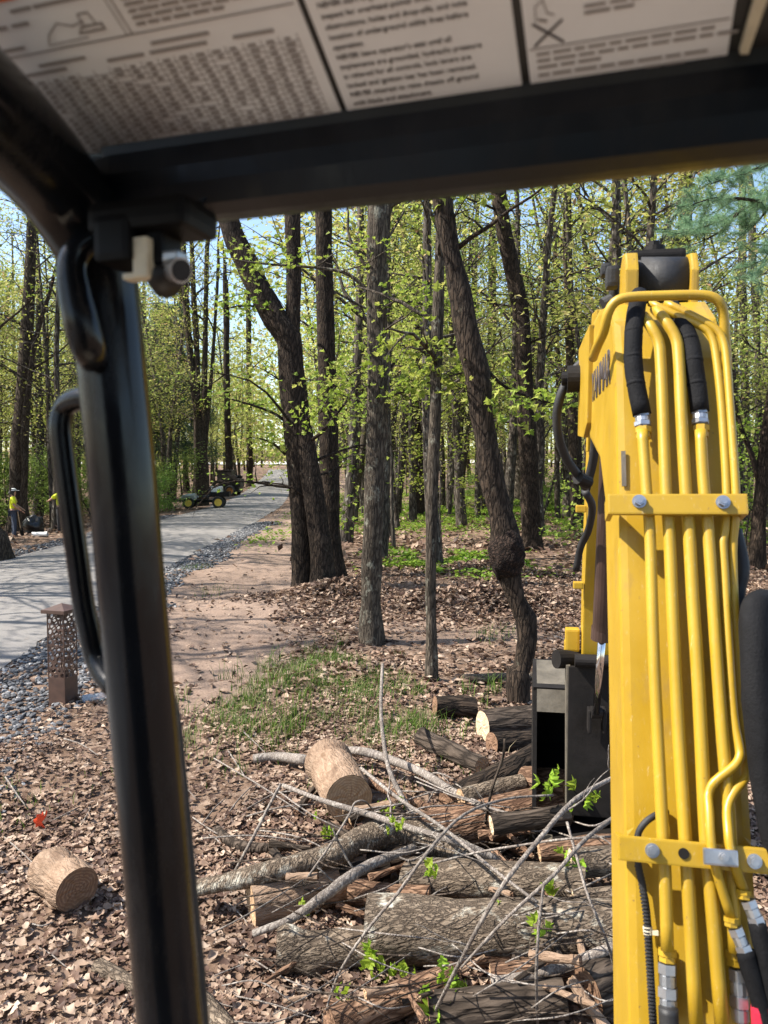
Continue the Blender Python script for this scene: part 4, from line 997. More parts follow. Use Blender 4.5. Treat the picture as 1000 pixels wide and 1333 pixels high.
# ------------------------------------------------------------------ excavator
M['yellow'] = None
m, nt, b = newmat('yellow_paint'); v = coords(nt)
n1 = noise(nt, v, 3.5, 6, .65); n2 = noise(nt, v, 60, 5, .7); n3 = noise(nt, coords(nt, (1, 1, .35)), 14, 7, .75)
c = mix(nt, ramp(nt, n1, [(.3, (0, 0, 0)), (.75, (1, 1, 1))]), (.35, .212, .011), (.425, .268, .018))
c = mix(nt, ramp(nt, n3, [(.55, (0, 0, 0)), (.75, (.7,) * 3)]), c, (.27, .17, .05))
n4 = noise(nt, coords(nt, (6, 6, .6)), 22, 6, .8); c = mix(nt, ramp(nt, n4, [(.60, (0, 0, 0)), (.72, (.7,) * 3)]), c, (.55, .45, .25))
c = mix(nt, ramp(nt, n2, [(.66, (0, 0, 0)), (.70, (.85,) * 3)]), c, (.14, .08, .04))
nt.links.new(c, b.inputs['Base Color']); b.inputs['Roughness'].default_value = .42
nt.links.new(ramp(nt, n1, [(.3, (.32,) * 3), (.75, (.55,) * 3)]), b.inputs['Roughness']); bump(nt, n2, .12, .002, b)
M['yellow'] = m
M['black_paint'] = m_plain('black_gloss_paint', (.006, .007, .009), .11, var=.5, scale=5, spec=.28, dust=.04)
M['beam_paint'] = m_plain('dull_black_paint', (.006, .008, .013), .30, var=.6, scale=5, spec=.30, dust=.06)
M['matt_black'] = m_plain('matt_black', (.004, .004, .005), .5, spec=.12)
M['faint_ink'] = m_plain('faint_label_ink', (.30, .275, .27), .6)
M['roof_liner'] = m_plain('black_roof_liner', (.016, .015, .015), .45, var=.4, scale=6)
M['rubber'] = m_plain('black_rubber', (.014, .014, .015), .55, var=.3, scale=20, bmp=.25, dust=.12)
M['sleeve'] = m_plain('black_woven_sleeve', (.009, .009, .010), .75, var=.4, scale=30, bmp=.6, spec=.15)
M['zinc'] = m_plain('zinc_steel', (.42, .43, .45), .38, metal=.85, var=.25, scale=20)
M['chrome'] = m_plain('chrome_rod', (.62, .60, .60), .12, metal=1.0)
M['dark_steel'] = m_plain('worn_dark_steel', (.014, .012, .011), .65, var=.5, scale=9, bmp=.3, spec=.2)
M['worn_steel'] = m_plain('scraped_steel', (.15, .13, .10), .55, metal=.3, var=.4, scale=14, bmp=.3)
M['barrel'] = m_plain('brown_grimy_barrel', (.055, .033, .026), .35, var=.4, scale=6)
M['decal'] = m_plain('label_film', (.84, .86, .90), .5, var=.06, scale=10)
M['ink'] = m_plain('label_ink', (.06, .05, .055), .6)
M['orange'] = m_plain('orange_ink', (.75, .16, .03), .5)
M['white_plastic'] = m_plain('dirty_cream_plastic', (.62, .56, .42), .5, var=.3, scale=30)
M['red'] = m_plain('red_cover', (.55, .02, .05), .5)

EXO = Vector((.321, -.06, 0))
YAWB = R(10.5); hb = Vector((math.sin(YAWB), math.cos(YAWB), 0)); rb_ = Vector((math.cos(YAWB), -math.sin(YAWB), 0)); UP = Vector((0, 0, 1))
def LW(lx, ly, lz): return EXO + rb_ * lx + hb * ly + UP * lz
Q1, Q2 = LW(0, 1.606, 1.455), LW(0, 1.82, 2.125)
bd = (Q2 - Q1).normalized(); bn = bd.cross(rb_).normalized()
if bn.y > 0: bn = -bn
def bp(px, py, off=.0):
    r = ray(px, py); s = (Q1 + bn * off - CAMP).dot(bn) / r.dot(bn); return CAMP + r * s
EX = thing('excavator', 'yellow mini excavator with black cab frame, raised boom and bucket over the logs', 'excavator', (.2, -.4, float(G(.2, -.4))))
def part(name, mb, mat_, parent=None, smooth=None, label=None):
    me_ = mb.mesh(name, M[mat_], bool(smooth)) if isinstance(mb, MB) else mb
    return obj(name, me_, parent or EX, label=label)
def rot_of(x, y, z):
    return Matrix((x, y, z)).transposed()
RB = rot_of(rb_, bd, rb_.cross(bd))      # boom axes: across, along, outwards
RBL = rot_of(rb_, hb, UP)

prof = [(1.37, .72), (1.606, 1.455), (1.82, 2.125), (1.935, 2.47), (2.0, 2.575), (2.12, 2.64), (2.4, 2.685), (3.02, 2.69), (3.06, 2.52), (2.92, 2.36), (2.6, 2.30), (2.3, 2.24), (2.13, 2.12), (1.98, 1.7), (1.70, .72)]
boom = part('boom', MB().prism([LW(-.12, y, z) for y, z in prof], rb_ * .245, .018), 'yellow')
part('boom_nose', MB().prism([LW(-.02, y, z) for y, z in [(2.9, 2.69), (3.5, 2.86), (3.66, 2.78), (3.62, 2.62), (3.0, 2.4)]], rb_ * .13, .01), 'yellow')
part('swing_bracket', MB().box(LW(0, 1.45, .62), (.36, .34, .42), RBL, .04).cyl(LW(0, 1.42, .2), LW(0, 1.42, .9), .09), 'dark_steel')
# side gusset with the plate edge, seen at the far left of the boom
part('side_plate', MB().prism([LW(-.135, y, z) for y, z in [(2.55, 2.67), (3.05, 2.67), (3.05, 2.34), (2.75, 2.32), (2.60, 2.36)]], rb_ * .02, .004), 'yellow', boom)
part('pin_boss', MB().cyl(LW(-.18, 2.98, 2.55), LW(-.13, 2.98, 2.55), .05, 20).cyl(LW(-.20, 2.98, 2.55), LW(-.18, 2.98, 2.55), .025, 12), 'dark_steel', boom)
for z_ in (2.08, 2.16): part('reflector_strip', MB().box(bp(812, 610, .004) + UP * (z_ - 2.16), (.010, .085, .003), RB), 'worn_steel', boom)

def text_mesh(body, size, mat_, ox, xdir, ydir, line=1.0, extr=.0004, align='LEFT'):
    cu = bpy.data.curves.new('lettering', 'FONT'); cu.body = body; cu.size = size; cu.space_line = line; cu.align_x = align; cu.extrude = extr; cu.resolution_u = 2
    o = bpy.data.objects.new('lettering', cu); COL.objects.link(o)
    dg = bpy.context.evaluated_depsgraph_get(); me_ = bpy.data.meshes.new_from_object(o.evaluated_get(dg))
    bpy.data.objects.remove(o); bpy.data.curves.remove(cu)
    xd, yd = Vector(xdir).normalized(), Vector(ydir).normalized(); zd = xd.cross(yd)
    mt = Matrix((xd, yd, zd)).transposed().to_4x4(); mt.translation = Vector(ox)
    me_.transform(mt); me_.materials.clear(); me_.materials.append(M[mat_]); return me_
part('lettering', text_mesh('YANMAR', .135, 'ink', LW(-.1215, 2.58, 2.425), -hb, UP, extr=.001), 'ink', boom)

def btube(pts, w, name='hydraulic_tube', mat_='yellow', off=.050, seg=14, parent=None, nz=0, sub=3):
    P = [bp(q[0], q[1], q[2] if len(q) > 2 else off) for q in pts]
    d = P[len(P) // 2].y
    P, W = catmull(np.array([tuple(p) for p in P]), np.full(len(P), w / 2 * d / 1000), None, sub)
    return part(name, MB().tube(P, W, seg, smooth=False, noise=nz), mat_, parent or boom, True)
def fitting(a, b, w, n=3, mat_='zinc', name='hose_fitting'):
    """stacked hexagonal nuts between two pixels of the boom face"""
    A, B_ = bp(*a), bp(*b); d = A.y; r_ = w / 2 * d / 1000; mb = MB()
    for i in range(n):
        s0, s1 = i / n, (i + .86) / n; rr = r_ * (1.0, .88, 1.05, .9)[i % 4]
        mb.cyl(A.lerp(B_, s0), A.lerp(B_, s1), rr, 6 if i % 2 == 0 else 12)
    mb.cyl(A, B_, r_ * .78, 12)
    return part(name, mb, mat_, boom)
def nut(px, py, w, h=13, off=.03):
    A, B_ = bp(px, py - h / 2, off), bp(px, py + h / 2, off); r_ = w / 2 * A.y / 1000
    return part('union_nut', MB().cyl(A, A.lerp(B_, .5), r_, 8).cyl(A.lerp(B_, .5), B_, r_ * .9, 6), 'yellow', boom)
o_ = .032
# five tubes on the face of the boom
btube([(836, 560), (839, 600), (842, 642), (846, 690), (849, 780), (852, 870), (857, 970), (863, 1088), (866, 1140), (869, 1238)], 15.5)
btube([(838, 412, .02), (846, 423), (857, 444), (860, 470), (863, 537), (867, 642), (871, 690), (875, 780), (879, 870), (884, 965), (892, 1088), (896, 1154), (907, 1345)], 15.5, sub=3)
btube([(853, 402, .02), (866, 417), (880, 440), (884, 470), (887, 537), (893, 642), (897, 690), (902, 780), (908, 870), (913, 965), (919, 1088), (926, 1166), (941, 1345)], 16)
btube([(912, 560), (914, 600), (917, 642), (922, 690), (928, 780), (934, 870), (941, 965), (949, 1060), (953, 1150), (957, 1240)], 16)
btube([(846, 394, .025), (880, 410, .04), (915, 426, .045), (927, 440, .045), (933, 470, .045), (940, 537, .045), (946, 642, .045), (944, 690, .045), (941, 706, .045), (943, 740, .045), (948, 830, .045), (955, 930, .045), (962, 970, .05), (963, 985, .055), (955, 998, .06), (930, 1018, .06), (922, 1034, .06), (923, 1055, .075), (926, 1100, .090), (934, 1138, .08), (952, 1196, .06)], 11.5)
btube([(866, 394, .03), (900, 410, .045), (930, 427, .05), (941, 442, .05), (946, 470, .05), (951, 537, .05), (958, 642, .05), (957, 680, .045), (954, 720, .035), (958, 830, .03), (966, 950, .03), (971, 1000, .035), (969, 1015, .045), (955, 1032, .055), (947, 1052, .06), (948, 1080, .082), (951, 1105, .090), (958, 1132, .08), (968, 1158, .06)], 11.5)
# sleeved hoses leaving upwards
for pts, nm in (([(832, 384, .0), (829, 400, .035), (825, 432, .05), (824, 465, .05), (828, 500, .045), (836, 540, .035)], 0), ([(872, 398, -.01), (884, 415, .025), (897, 442, .04), (903, 470, .045), (907, 500, .04), (911, 536, .035)], 1)):
    h_ = btube(pts, 23, 'sleeved_hose', 'sleeve', seg=16, nz=.05)
    for q in pts[2:-1]:
        p = bp(*q); part('hose_crease', MB().tube([p - bd * .006, p - bd * .003, p + bd * .003, p + bd * .006], [.019, .0213, .0213, .019], 16, smooth=False), 'sleeve', boom, True)
fitting((836, 538, .035), (837, 556, .035), 21, 3); nut(838, 564, 21, 14, .034)
fitting((911, 534, .035), (912, 553, .035), 21, 3); nut(913, 562, 21, 14, .034)
nut(869, 1244, 25, 16); fitting((869, 1254, .03), (870, 1316, .03), 25, 4)
nut(957, 1248, 24, 18); fitting((961, 1262, .03), (964, 1330, .03), 25, 4)
btube([(870, 1312), (871, 1335), (872, 1360)], 26, 'hydraulic_hose', 'rubber')
nut(952, 1200, 20, 12, .06); fitting((957, 1208, .06), (971, 1242, .06), 21, 3)
btube([(969, 1238, .06), (977, 1262, .06), (985, 1290, .06), (996, 1330, .06), (1004, 1360, .06)], 24, 'sleeved_hose', 'sleeve', nz=.12)
nut(968, 1164, 20, 12, .06); fitting((974, 1172, .06), (987, 1204, .06), 21, 3)
btube([(985, 1200, .06), (993, 1230, .06), (1000, 1270, .06), (1010, 1330, .06)], 24, 'sleeved_hose', 'sleeve', nz=.12)
btube([(868, 1056, .01), (852, 1062, .03), (838, 1073, .035), (830, 1090, .03), (831, 1125, .028), (836, 1150, .025), (842, 1185, .022), (846, 1240, .02), (849, 1300, .02), (852, 1350, .02)], 9, 'corrugated_conduit', 'rubber')
mb = MB()
for i in range(46):
    t_ = i / 45; p = bp(np.interp(t_, [0, .1, .3, .6, 1], [831, 836, 842, 846, 851]), 1128 + t_ * 215, .024); mb.tube([p - bd * .0016, p + bd * .0016], [.0078, .0078], 12, smooth=False)
part('conduit_rib', mb, 'rubber', boom)
part('cable_tie', MB().cyl(bp(843, 1206, .022), bp(844, 1216, .022), .0092, 14).box(bp(852, 1214, .024), (.014, .008, .008), RB), 'white_plastic', boom)
# hose clamps across the tubes
def bolt(px, py, off, r_, parent):
    p = bp(px, py, off)
    mb = MB(); mb.cyl(p, p + bn * .004, r_ * 1.35, 20).cyl(p + bn * .004, p + bn * .013, r_, 6).cyl(p + bn * .013, p + bn * .0145, r_ * .62, 14)
    return part('bolt', mb, 'zinc', parent)
def clamp(l, r, y0, y1, off, hgt, ends=True):
    A, B_ = bp(l, y0, off), bp(r, y1, off); xd = (B_ - A).normalized(); L = (B_ - A).length
    yd = bn.cross(xd); c = (A + B_) / 2
    mb = MB().box(c, (L, hgt, .014), rot_of(xd, yd, bn), .004)
    if ends:
        for e, sx in ((A, 1), (B_, -1)): mb.box(e + xd * .006 * sx - bn * .034, (.012, hgt * .96, .06), rot_of(xd, yd, bn), .003)
    return part('hose_clamp', mb, 'yellow', boom)
clamp(791, 973, 657, 657, .074, .046)
bolt(832, 653, .081, .011, boom); bolt(941, 654, .081, .011, boom)
clamp(804, 1030, 1103, 1124, .072, .046)
bolt(849, 1107, .079, .010, boom); bolt(982, 1121, .079, .010, boom)
p = bp(890, 1111, .079); part('plug', MB().cyl(p, p + bn * .003, .010, 18), 'dark_steel', boom)
p = bp(938, 1116, .100); part('pipe_clip', MB().box(p, (.062, .030, .010), RB, .004), 'zinc', boom); bolt(943, 1116, .105, .007, boom)
# guard tube over the head of the boom
G1 = [bp(772, 466, -.10), bp(778, 450, -.02), bp(786, 432, .03), bp(791, 410, .06), bp(800, 394, .075), bp(818, 387, .08), bp(860, 385, .08), bp(905, 384, .08), bp(925, 386, .08), bp(937, 394, .075), bp(942, 410, .06), bp(944, 440, .04), bp(947, 480, .0)]
P_, W_ = catmull(np.array([tuple(p) for p in G1]), np.full(len(G1), .0115), None, 3)
part('guard_tube', MB().tube(P_, W_, 14, smooth=False), 'yellow', boom, True)
# head of the boom: lugs, pin and bushing
for px, wv in ((819, .034), (899, .020)):
    c0 = at(px, 392, 2.10); pr = [(-.05, -.14), (.10, -.14), (.10, .0), (.07, .07), (.02, .10), (-.03, .09), (-.055, .04)]
    part('lug', MB().prism([c0 - rb_ * wv / 2 + hb * y + UP * z for y, z in [(a, b_ + .03) for a, b_ in pr]], rb_ * wv, .006), 'yellow', boom)
A, B_ = at(828, 368, 2.16), at(896, 368, 2.13)
part('bushing', MB().cyl(A.lerp(B_, -.08), A.lerp(B_, 1.08), .060, 28).cyl(A.lerp(B_, .06), A.lerp(B_, .94), .068, 28), 'rubber', boom, True)
c_ = at(852, 338, 2.2); part('head_cover', MB().box(c_, (.15, .12, .03), RBL, .012).cyl(c_ + UP * .01, c_ + UP * .035, .028, 18).cyl(c_ + UP * .03, c_ + UP * .05, .016, 6), 'dark_steel', boom)
c_ = at(797, 362, 2.2); part('hose_end_block', MB().box(c_, (.035, .06, .06), RBL, .012).box(at(789, 352, 2.25), (.03, .05, .035), RBL, .01).cyl(at(786, 398, 2.2), at(797, 392, 2.2), .022, 14), 'rubber', boom)
P_ = [at(796, 352, 2.3), at(800, 385, 2.3), at(790, 408, 2.35), at(778, 430, 2.5), at(772, 450, 2.7)]
part('feed_hose', MB().tube(P_, .017, 10), 'rubber', boom, True)
P_ = [at(775, 458, 2.95), at(760, 470, 2.95), at(745, 486, 2.95), at(731, 512, 2.95), at(725, 540, 2.97), at(728, 570, 3.0), at(738, 598, 3.05), at(752, 618, 3.1), at(762, 634, 3.2)]
part('hose_loop', MB().tube(P_, .0175, 12), 'rubber', boom, True)
part('hose_band', MB().tube([at(752, 622, 3.08), at(766, 628, 3.12)], .026, 12), 'dark_steel', boom)
P_ = [at(762, 640, 3.25), at(771, 660, 3.35), at(766, 690, 3.5), at(756, 712, 3.6), at(750, 742, 3.65)]
part('arm_hose', MB().tube(P_, .017, 10), 'rubber', EX, True)
P_ = [at(772, 540, 3.3), at(775, 570, 3.35), at(772, 600, 3.4), at(766, 625, 3.45), at(762, 640, 3.5)]
part('arm_hose', MB().tube(P_, .02, 10), 'rubber', EX, True)
# wrapped hose bundle by the boom foot
P_ = [bp(1030, 830, -.05), bp(1005, 790, .0), bp(988, 785, .05), bp(982, 800, .08), bp(984, 860, .09), bp(988, 930, .09), bp(996, 1010, .08), bp(1010, 1090, .07), bp(1030, 1180, .05)]
part('wrapped_hose', MB().tube(P_, .028, 20, noise=.10), 'sleeve', EX, True)
P_ = [bp(958, 690, .0), bp(965, 720, .0), bp(968, 745, .0), bp(962, 775, -.01), bp(963, 820, -.01), bp(968, 900, -.02)]
part('hydraulic_hose', MB().tube(P_, .013, 10), 'rubber', EX, True)
part('red_cover', MB().box(bp(998, 1330, .06), (.05, .05, .03), RB, .01), 'red', EX)

# arm, thumb cylinder, bucket
arm = part('arm', MB().prism([LW(-.03, y, z) for y, z in [(3.55, 2.92), (3.80, 2.95), (3.92, 2.75), (4.24, 1.62), (4.26, 1.16), (4.14, 1.12), (4.08, 1.5), (3.80, 2.2), (3.58, 2.66)]], rb_ * .14, .008), 'yellow')
part('arm_plate', MB().prism([LW(-.045, y, z) for y, z in [(3.6, 2.75), (3.75, 2.75), (3.86, 2.3), (3.74, 2.3)]], rb_ * .012, .003), 'yellow', arm)
for z_, y_ in ((2.02, 3.92), (1.62, 4.05)): part('hose_bracket', MB().box(LW(-.06, y_, z_), (.05, .05, .035), RBL, .006), 'yellow', arm)
part('pin', MB().cyl(LW(-.07, 4.08, 1.22), LW(.16, 4.08, 1.22), .035, 16), 'dark_steel', arm)
cy = part('cylinder', MB().cyl(at(797, 560, 3.40), at(784, 830, 3.72), .048, 20).cyl(at(785, 816, 3.71), at(784, 832, 3.72), .055, 20), 'barrel', EX, False)
part('rod', MB().cyl(at(784, 826, 3.715), at(776, 928, 3.86), .019, 18), 'chrome', cy, True)
part('clevis', MB().cyl(at(769, 927, 3.88), at(783, 927, 3.88), .032, 14).box(at(767, 937, 3.91), (.018, .09, .12), RBL, .01).box(at(786, 937, 3.91), (.018, .09, .12), RBL, .01), 'dark_steel', cy)
part('linkage', MB().box(at(745, 832, 4.1), (.075, .08, .12), RBL, .012).box(at(738, 845, 4.1), (.03, .05, .1), RBL, .01), 'yellow', EX)
part('linkage_pin', MB().cyl(at(724, 858, 4.05), at(760, 858, 4.1), .05, 16), 'dark_steel', EX)
th = part('thumb', MB().box(LW(.10, 4.12, .78), (.40, .03, .80), rot_of(rb_, hb, UP), .006), 'dark_steel')
tl = at(737, 960, 4.02)
part('thumb_rib', MB().prism([at(737, 866, 4.0), at(737, 1075, 4.0), at(737, 1075, 4.0) + hb * .12, at(737, 866, 4.0) + hb * .12], rb_ * .022, .003), 'worn_steel', th)
part('thumb_rib', MB().prism([at(812, 866, 4.0), at(812, 1075, 4.0), at(812, 1075, 4.0) + hb * .12, at(812, 866, 4.0) + hb * .12], rb_ * .022, .003), 'dark_steel', th)
part('wear_plate', MB().box(at(785, 1010, 4.0), (.12, .012, .16), RBL, .003), 'dark_steel', th)
# bucket shell
bl, brt = at(694, 900, 4.35), None
bx0 = (bl - EXO).dot(rb_); bw = .60
bprof = [(4.30, .99), (4.62, 1.07), (4.86, .98), (4.97, .74), (4.93, .48), (4.78, .30), (4.45, .20), (4.20, .19)]
inner = [(y - .0, z - .0) for y, z in bprof]
mb = MB()
for i in range(len(bprof) - 1):
    (y0, z0), (y1, z1) = bprof[i], bprof[i + 1]; a_, b_ = LW(bx0, y0, z0), LW(bx0, y1, z1); d_ = (b_ - a_).normalized(); nrm = rb_.cross(d_).normalized()
    mb.prism([a_, b_, b_ + nrm * .02, a_ + nrm * .02], rb_ * bw, 0)
bk = part('bucket', mb, 'dark_steel')
for s_ in (0, bw - .022): part('side_wall', MB().prism([LW(bx0 + s_ + (-.001 if s_ == 0 else .001), y, z) for y, z in bprof], rb_ * .022, 0), 'dark_steel', bk)
part('lip_plate', MB().prism([LW(bx0 + .02, y, z) for y, z in [(4.27, .88), (4.30, 1.01), (4.60, 1.09), (4.60, 1.07)]], rb_ * (bw - .04), 0), 'worn_steel', bk)
for i in range(4):
    c_ = LW(bx0 + .08 + i * .147, 4.12, .185); part('tooth', MB().prism([c_ - rb_ * .03 + hb * .1 + UP * .03, c_ - rb_ * .03 + hb * .1 - UP * .02, c_ - rb_ * .03 - hb * .06 - UP * .005], rb_ * .06, .004), 'worn_steel', bk)

# cab front
YAWC = R(17.0); hc = Vector((math.sin(YAWC), math.cos(YAWC), 0)); rc = Vector((math.cos(YAWC), -math.sin(YAWC), 0)); C0 = Vector((-.23, .64, 0))
RC = rot_of(rc, hc, UP)
def CW(t, s, z): return C0 + rc * t - hc * s + UP * z
ZB, ZT = 2.408, 2.462
part('roof_beam', MB().box(CW(.585, -.025, (ZB + ZT) / 2), (1.20, .05, ZT - ZB), RC, .02), 'beam_paint', EX)
part('beam_lip', MB().box(CW(.585, -.030, ZT + .001), (1.18, .05, .022), RC, .004), 'roof_liner', EX)
up_ = (-hc + UP * .41).normalized(); pnm = rc.cross(up_).normalized()
PB = CW(0, .006, ZT + .012)
def pp(px, py, off=.0):
    r = ray(px, py); s = (PB + pnm * off - CAMP).dot(pnm) / r.dot(pnm); return CAMP + r * s
RP = rot_of(rc, up_, pnm)
part('roof_panel', MB().prism([PB + rc * -.11 - up_ * .045, PB + rc * 1.16 - up_ * .045, PB + rc * 1.16 + up_ * .40, PB + rc * -.11 + up_ * .40], -pnm * .03, .004), 'roof_liner', EX)
e0 = PB + up_ * .40
part('roof_skin', MB().prism([e0 + rc * -.14, e0 + rc * 1.18, e0 + rc * 1.18 - hc * .85, e0 + rc * -.14 - hc * .85], UP * .05, .01), 'black_paint', EX)
def bars(mb, o, xs, rows, wx, hy):
    for (x0, x1, y) in rows: mb.box(o + rc * (x0 + x1) / 2 + up_ * y + pnm * .0004, (x1 - x0, hy, .0006), RP)
def decal(lpx, lpy, rpx, rpy, hgt, label):
    a_, b_ = pp(lpx, lpy, .001), pp(rpx, rpy, .001); wd = (b_ - a_).dot(rc)
    o = part('warning_label', MB().box(a_ + rc * wd / 2 + up_ * hgt / 2, (wd, hgt, .0014), RP, .0005), 'decal', EX, label=label)
    return o, a_ + pnm * .0011, wd
rg = np.random.default_rng(77)
d1, o1, w1 = decal(96, 206, 449, 156, .30, 'grey table label with rows of small figures')
mb = MB(); nr = 16
for r_ in range(nr):
    y = .0065 + r_ * .0044
    mb.box(o1 + rc * w1 / 2 + up_ * (y - .0022) + pnm * .0002, (w1 * .93, .00025, .0004), RP)
    for c_ in range(17):
        x = .008 + (w1 - .016) * c_ / 17
        if rg.uniform() < .93: mb.box(o1 + rc * (x + .0042 + rg.uniform(0, .002)) + up_ * y + pnm * .0003, (rg.uniform(.004, .0072), .0019, .0004), RP)
for c_ in range(18):
    x = .007 + (w1 - .016) * c_ / 17; mb.box(o1 + rc * x + up_ * .039 + pnm * .0002, (.0003, .072, .0004), RP)
for y, x0, x1 in ((.080, .02, .055), (.080, .09, .12), (.080, .125, .17), (.080, .19, .22), (.0855, .035, .075), (.0865, .13, .175)): mb.box(o1 + rc * (x0 + x1) / 2 + up_ * y + pnm * .0003, (x1 - x0, .0024, .0004), RP)
mb.box(o1 + rc * w1 / 2 + up_ * .0955 + pnm * .0003, (w1 * .98, .0009, .0004), RP)
mb.box(o1 + rc * .121 + up_ * .13 + pnm * .0003, (.0009, .068, .0004), RP); mb.box(o1 + rc * .117 + up_ * .13 + pnm * .0003, (.0006, .068, .0004), RP)
for i in range(9):
    y = .1015 + i * .0047; x_ = .128; xe = w1 * (.95 if i % 3 else .8)
    while x_ < xe: l_ = rg.uniform(.006, .016); mb.box(o1 + rc * (x_ + l_ / 2) + up_ * y + pnm * .0003, (l_, .0022, .0004), RP); x_ += l_ + .002
for x0, x1, y in ((.006, .035, .101), (.02, .034, .117), (.038, .052, .117), (.045, .062, .1265), (.064, .11, .1265)): mb.box(o1 + rc * (x0 + x1) / 2 + up_ * y + pnm * .0003, (x1 - x0, .0026, .0004), RP)
def stroke(mb, o, pts, w_):
    for (x0, y0), (x1, y1) in zip(pts[:-1], pts[1:]):
        a_ = o + rc * x0 + up_ * y0; b_ = o + rc * x1 + up_ * y1; d_ = (b_ - a_).normalized(); mb.box((a_ + b_) / 2 + pnm * .0003, ((b_ - a_).length + w_, w_, .0004), rot_of(d_, pnm.cross(d_), pnm))
stroke(mb, o1, [(.056, .1005), (.060, .106), (.072, .113), (.082, .109), (.092, .111)], .0009)
stroke(mb, o1, [(.055, .099), (.088, .0995)], .0005); stroke(mb, o1, [(.084, .103), (.104, .103), (.104, .107), (.088, .107), (.084, .103)], .0013); stroke(mb, o1, [(.090, .107), (.091, .116), (.099, .116), (.1, .107)], .0009)
part('print', mb, 'faint_ink', d1)
part('orange_band', MB().box(o1 + rc * .035 + up_ * .1385 + pnm * .0003, (.045, .009, .0006), RP), 'orange', d1)
d2, o2, w2 = decal(456, 153, 681, 120, .26, 'grey safety label with lines of printed warnings')
body = "NEVER start engine until you\ninspect for overhead power lines,\nobstructions, holes and drop-offs, and note\nlocation of underground utility lines before\noperation.\nNEVER leave operator's seat until all\nimplements are grounded, hydraulic pressure\nis relieved for all controls, lock levers are\nlocked and ignition key has been removed.\nNEVER attempt to raise chassis off ground\nwith blade and attachment."
part('print', text_mesh(body, .0054, 'ink', o2 + rc * .007 + up_ * .0877 + pnm * .0002, rc, up_, line=1.42, extr=.0002), 'ink', d2)
d3, o3, w3 = decal(692, 118, 945, 84, .24, 'grey label with a crossed-out picture')
mb = MB()
cx_ = .017; mx_ = MB(); stroke(mx_, o3, [(.006, .0355), (.0235, .0505)], .0015); stroke(mx_, o3, [(.006, .0505), (.0235, .0355)], .0015); part('cross', mx_, 'ink', d3)
mb.box(o3 + rc * w3 / 2 + up_ * .033 + pnm * .0003, (w3 * .97, .0007, .0004), RP)
for y, x0, x1 in ((.0285, .006, .93), (.0235, .006, .95), (.0185, .006, .33), (.0125, .006, .9), (.0065, .6, .78), (.057, .3, .55), (.0525, .3, .5)):
    x0 = x0 if x0 < .05 else x0 * w3; x_ = x0
    while x_ < x1 * w3: l_ = rg.uniform(.006, .016); mb.box(o3 + rc * (x_ + l_ / 2) + up_ * y + pnm * .0003, (l_, .0019, .0004), RP); x_ += l_ + .0022
stroke(mb, o3, [(.008, .053), (.008, .062), (.013, .066), (.015, .057), (.019, .055)], .0007); stroke(mb, o3, [(.010, .053), (.014, .0515)], .0016)
part('print', mb, 'faint_ink', d3)
part('trim_strip', MB().prism([pp(962, 62, .004), pp(985, -20, .004), pp(1003, -20, .004), pp(974, 62, .004)], pnm * .006, .001), 'white_plastic', EX)
# pillar, rail, handle
PD = .66
pil = [at(239, 1480, PD), at(222, 1333, PD), at(206, 1150, PD), at(193, 1000, PD), at(171, 760, PD), at(160, 625, PD), at(146, 480, PD), at(138, 400, PD), at(128, 345, .655), at(108, 295, .645), at(72, 238, .62), at(20, 180, .57), at(-60, 105, .50), at(-160, 20, .44), at(-420, -190, .34)]
P_, W_ = catmull(np.array([tuple(p) for p in pil]), np.array([.0285] * 8 + [.030, .033, .035, .036, .036, .036, .036]), None, 5)
pillar = part('pillar', MB().tube(P_, W_, 32, smooth=False), 'black_paint', EX, True)
part('corner_plate', MB().prism([at(95, 300, .66), at(60, 170, .66), at(110, 200, .655), at(300, 190, .61), at(262, 276, .615), at(215, 292, .63), at(190, 318, .645), at(130, 330, .66)], hc * .02, .003), 'black_paint', EX)
part('side_cable', MB().tube([at(255, 1420, .70), at(262, 1333, .70), at(246, 1150, .70), at(233, 1010, .70), at(224, 930, .70), at(210, 880, .70)], .0075, 12), 'rubber', pillar, True)
hd = [at(150, 896, .66), at(136, 880, .67), at(124, 855, .68), at(116, 820, .68), at(108, 780, .68), at(100, 720, .68), at(90, 650, .68), at(82, 590, .68), at(79, 555, .68), at(84, 532, .68), at(98, 521, .67), at(120, 518, .66), at(140, 520, .66)]
part('grab_handle', MB().tube(hd, .0097, 18), 'black_paint', pillar, True)
P_ = [at(155, 298, .62), at(125, 310, .615), at(103, 326, .612), at(94, 350, .61), at(98, 385, .61), at(106, 420, .61), at(114, 450, .615), at(121, 468, .63)]
part('bent_cable', MB().tube(P_, [.011, .011, .011, .0115, .013, .014, .014, .012], 14), 'black_paint', EX, True)
br = part('lamp_bracket', MB().box(at(200, 290, .60), (.085, .05, .022), RC, .007).box(at(165, 318, .60), (.032, .04, .035), RC, .006).box(at(212, 322, .60), (.018, .03, .035), RC, .005), 'matt_black', EX)
part('latch', MB().box(at(188, 337, .585), (.0125, .012, .030), RC, .002).box(at(180, 361, .59), (.02, .012, .005), RC, .002), 'white_plastic', br)
a_, b_ = at(214, 348, .60), at(236, 352, .585)
part('lens_ring', MB().cyl(a_, b_, .0095, 20).box(at(226, 336, .59), (.016, .014, .008), RC, .002), 'zinc', br, False)
part('lens_glass', MB().cyl(b_, b_.lerp(a_, -.05), .0080, 20), 'beam_paint', br)
part('lens', MB().cyl(at(204, 350, .61), at(218, 368, .59), .0125, 18), 'roof_liner', br, True)
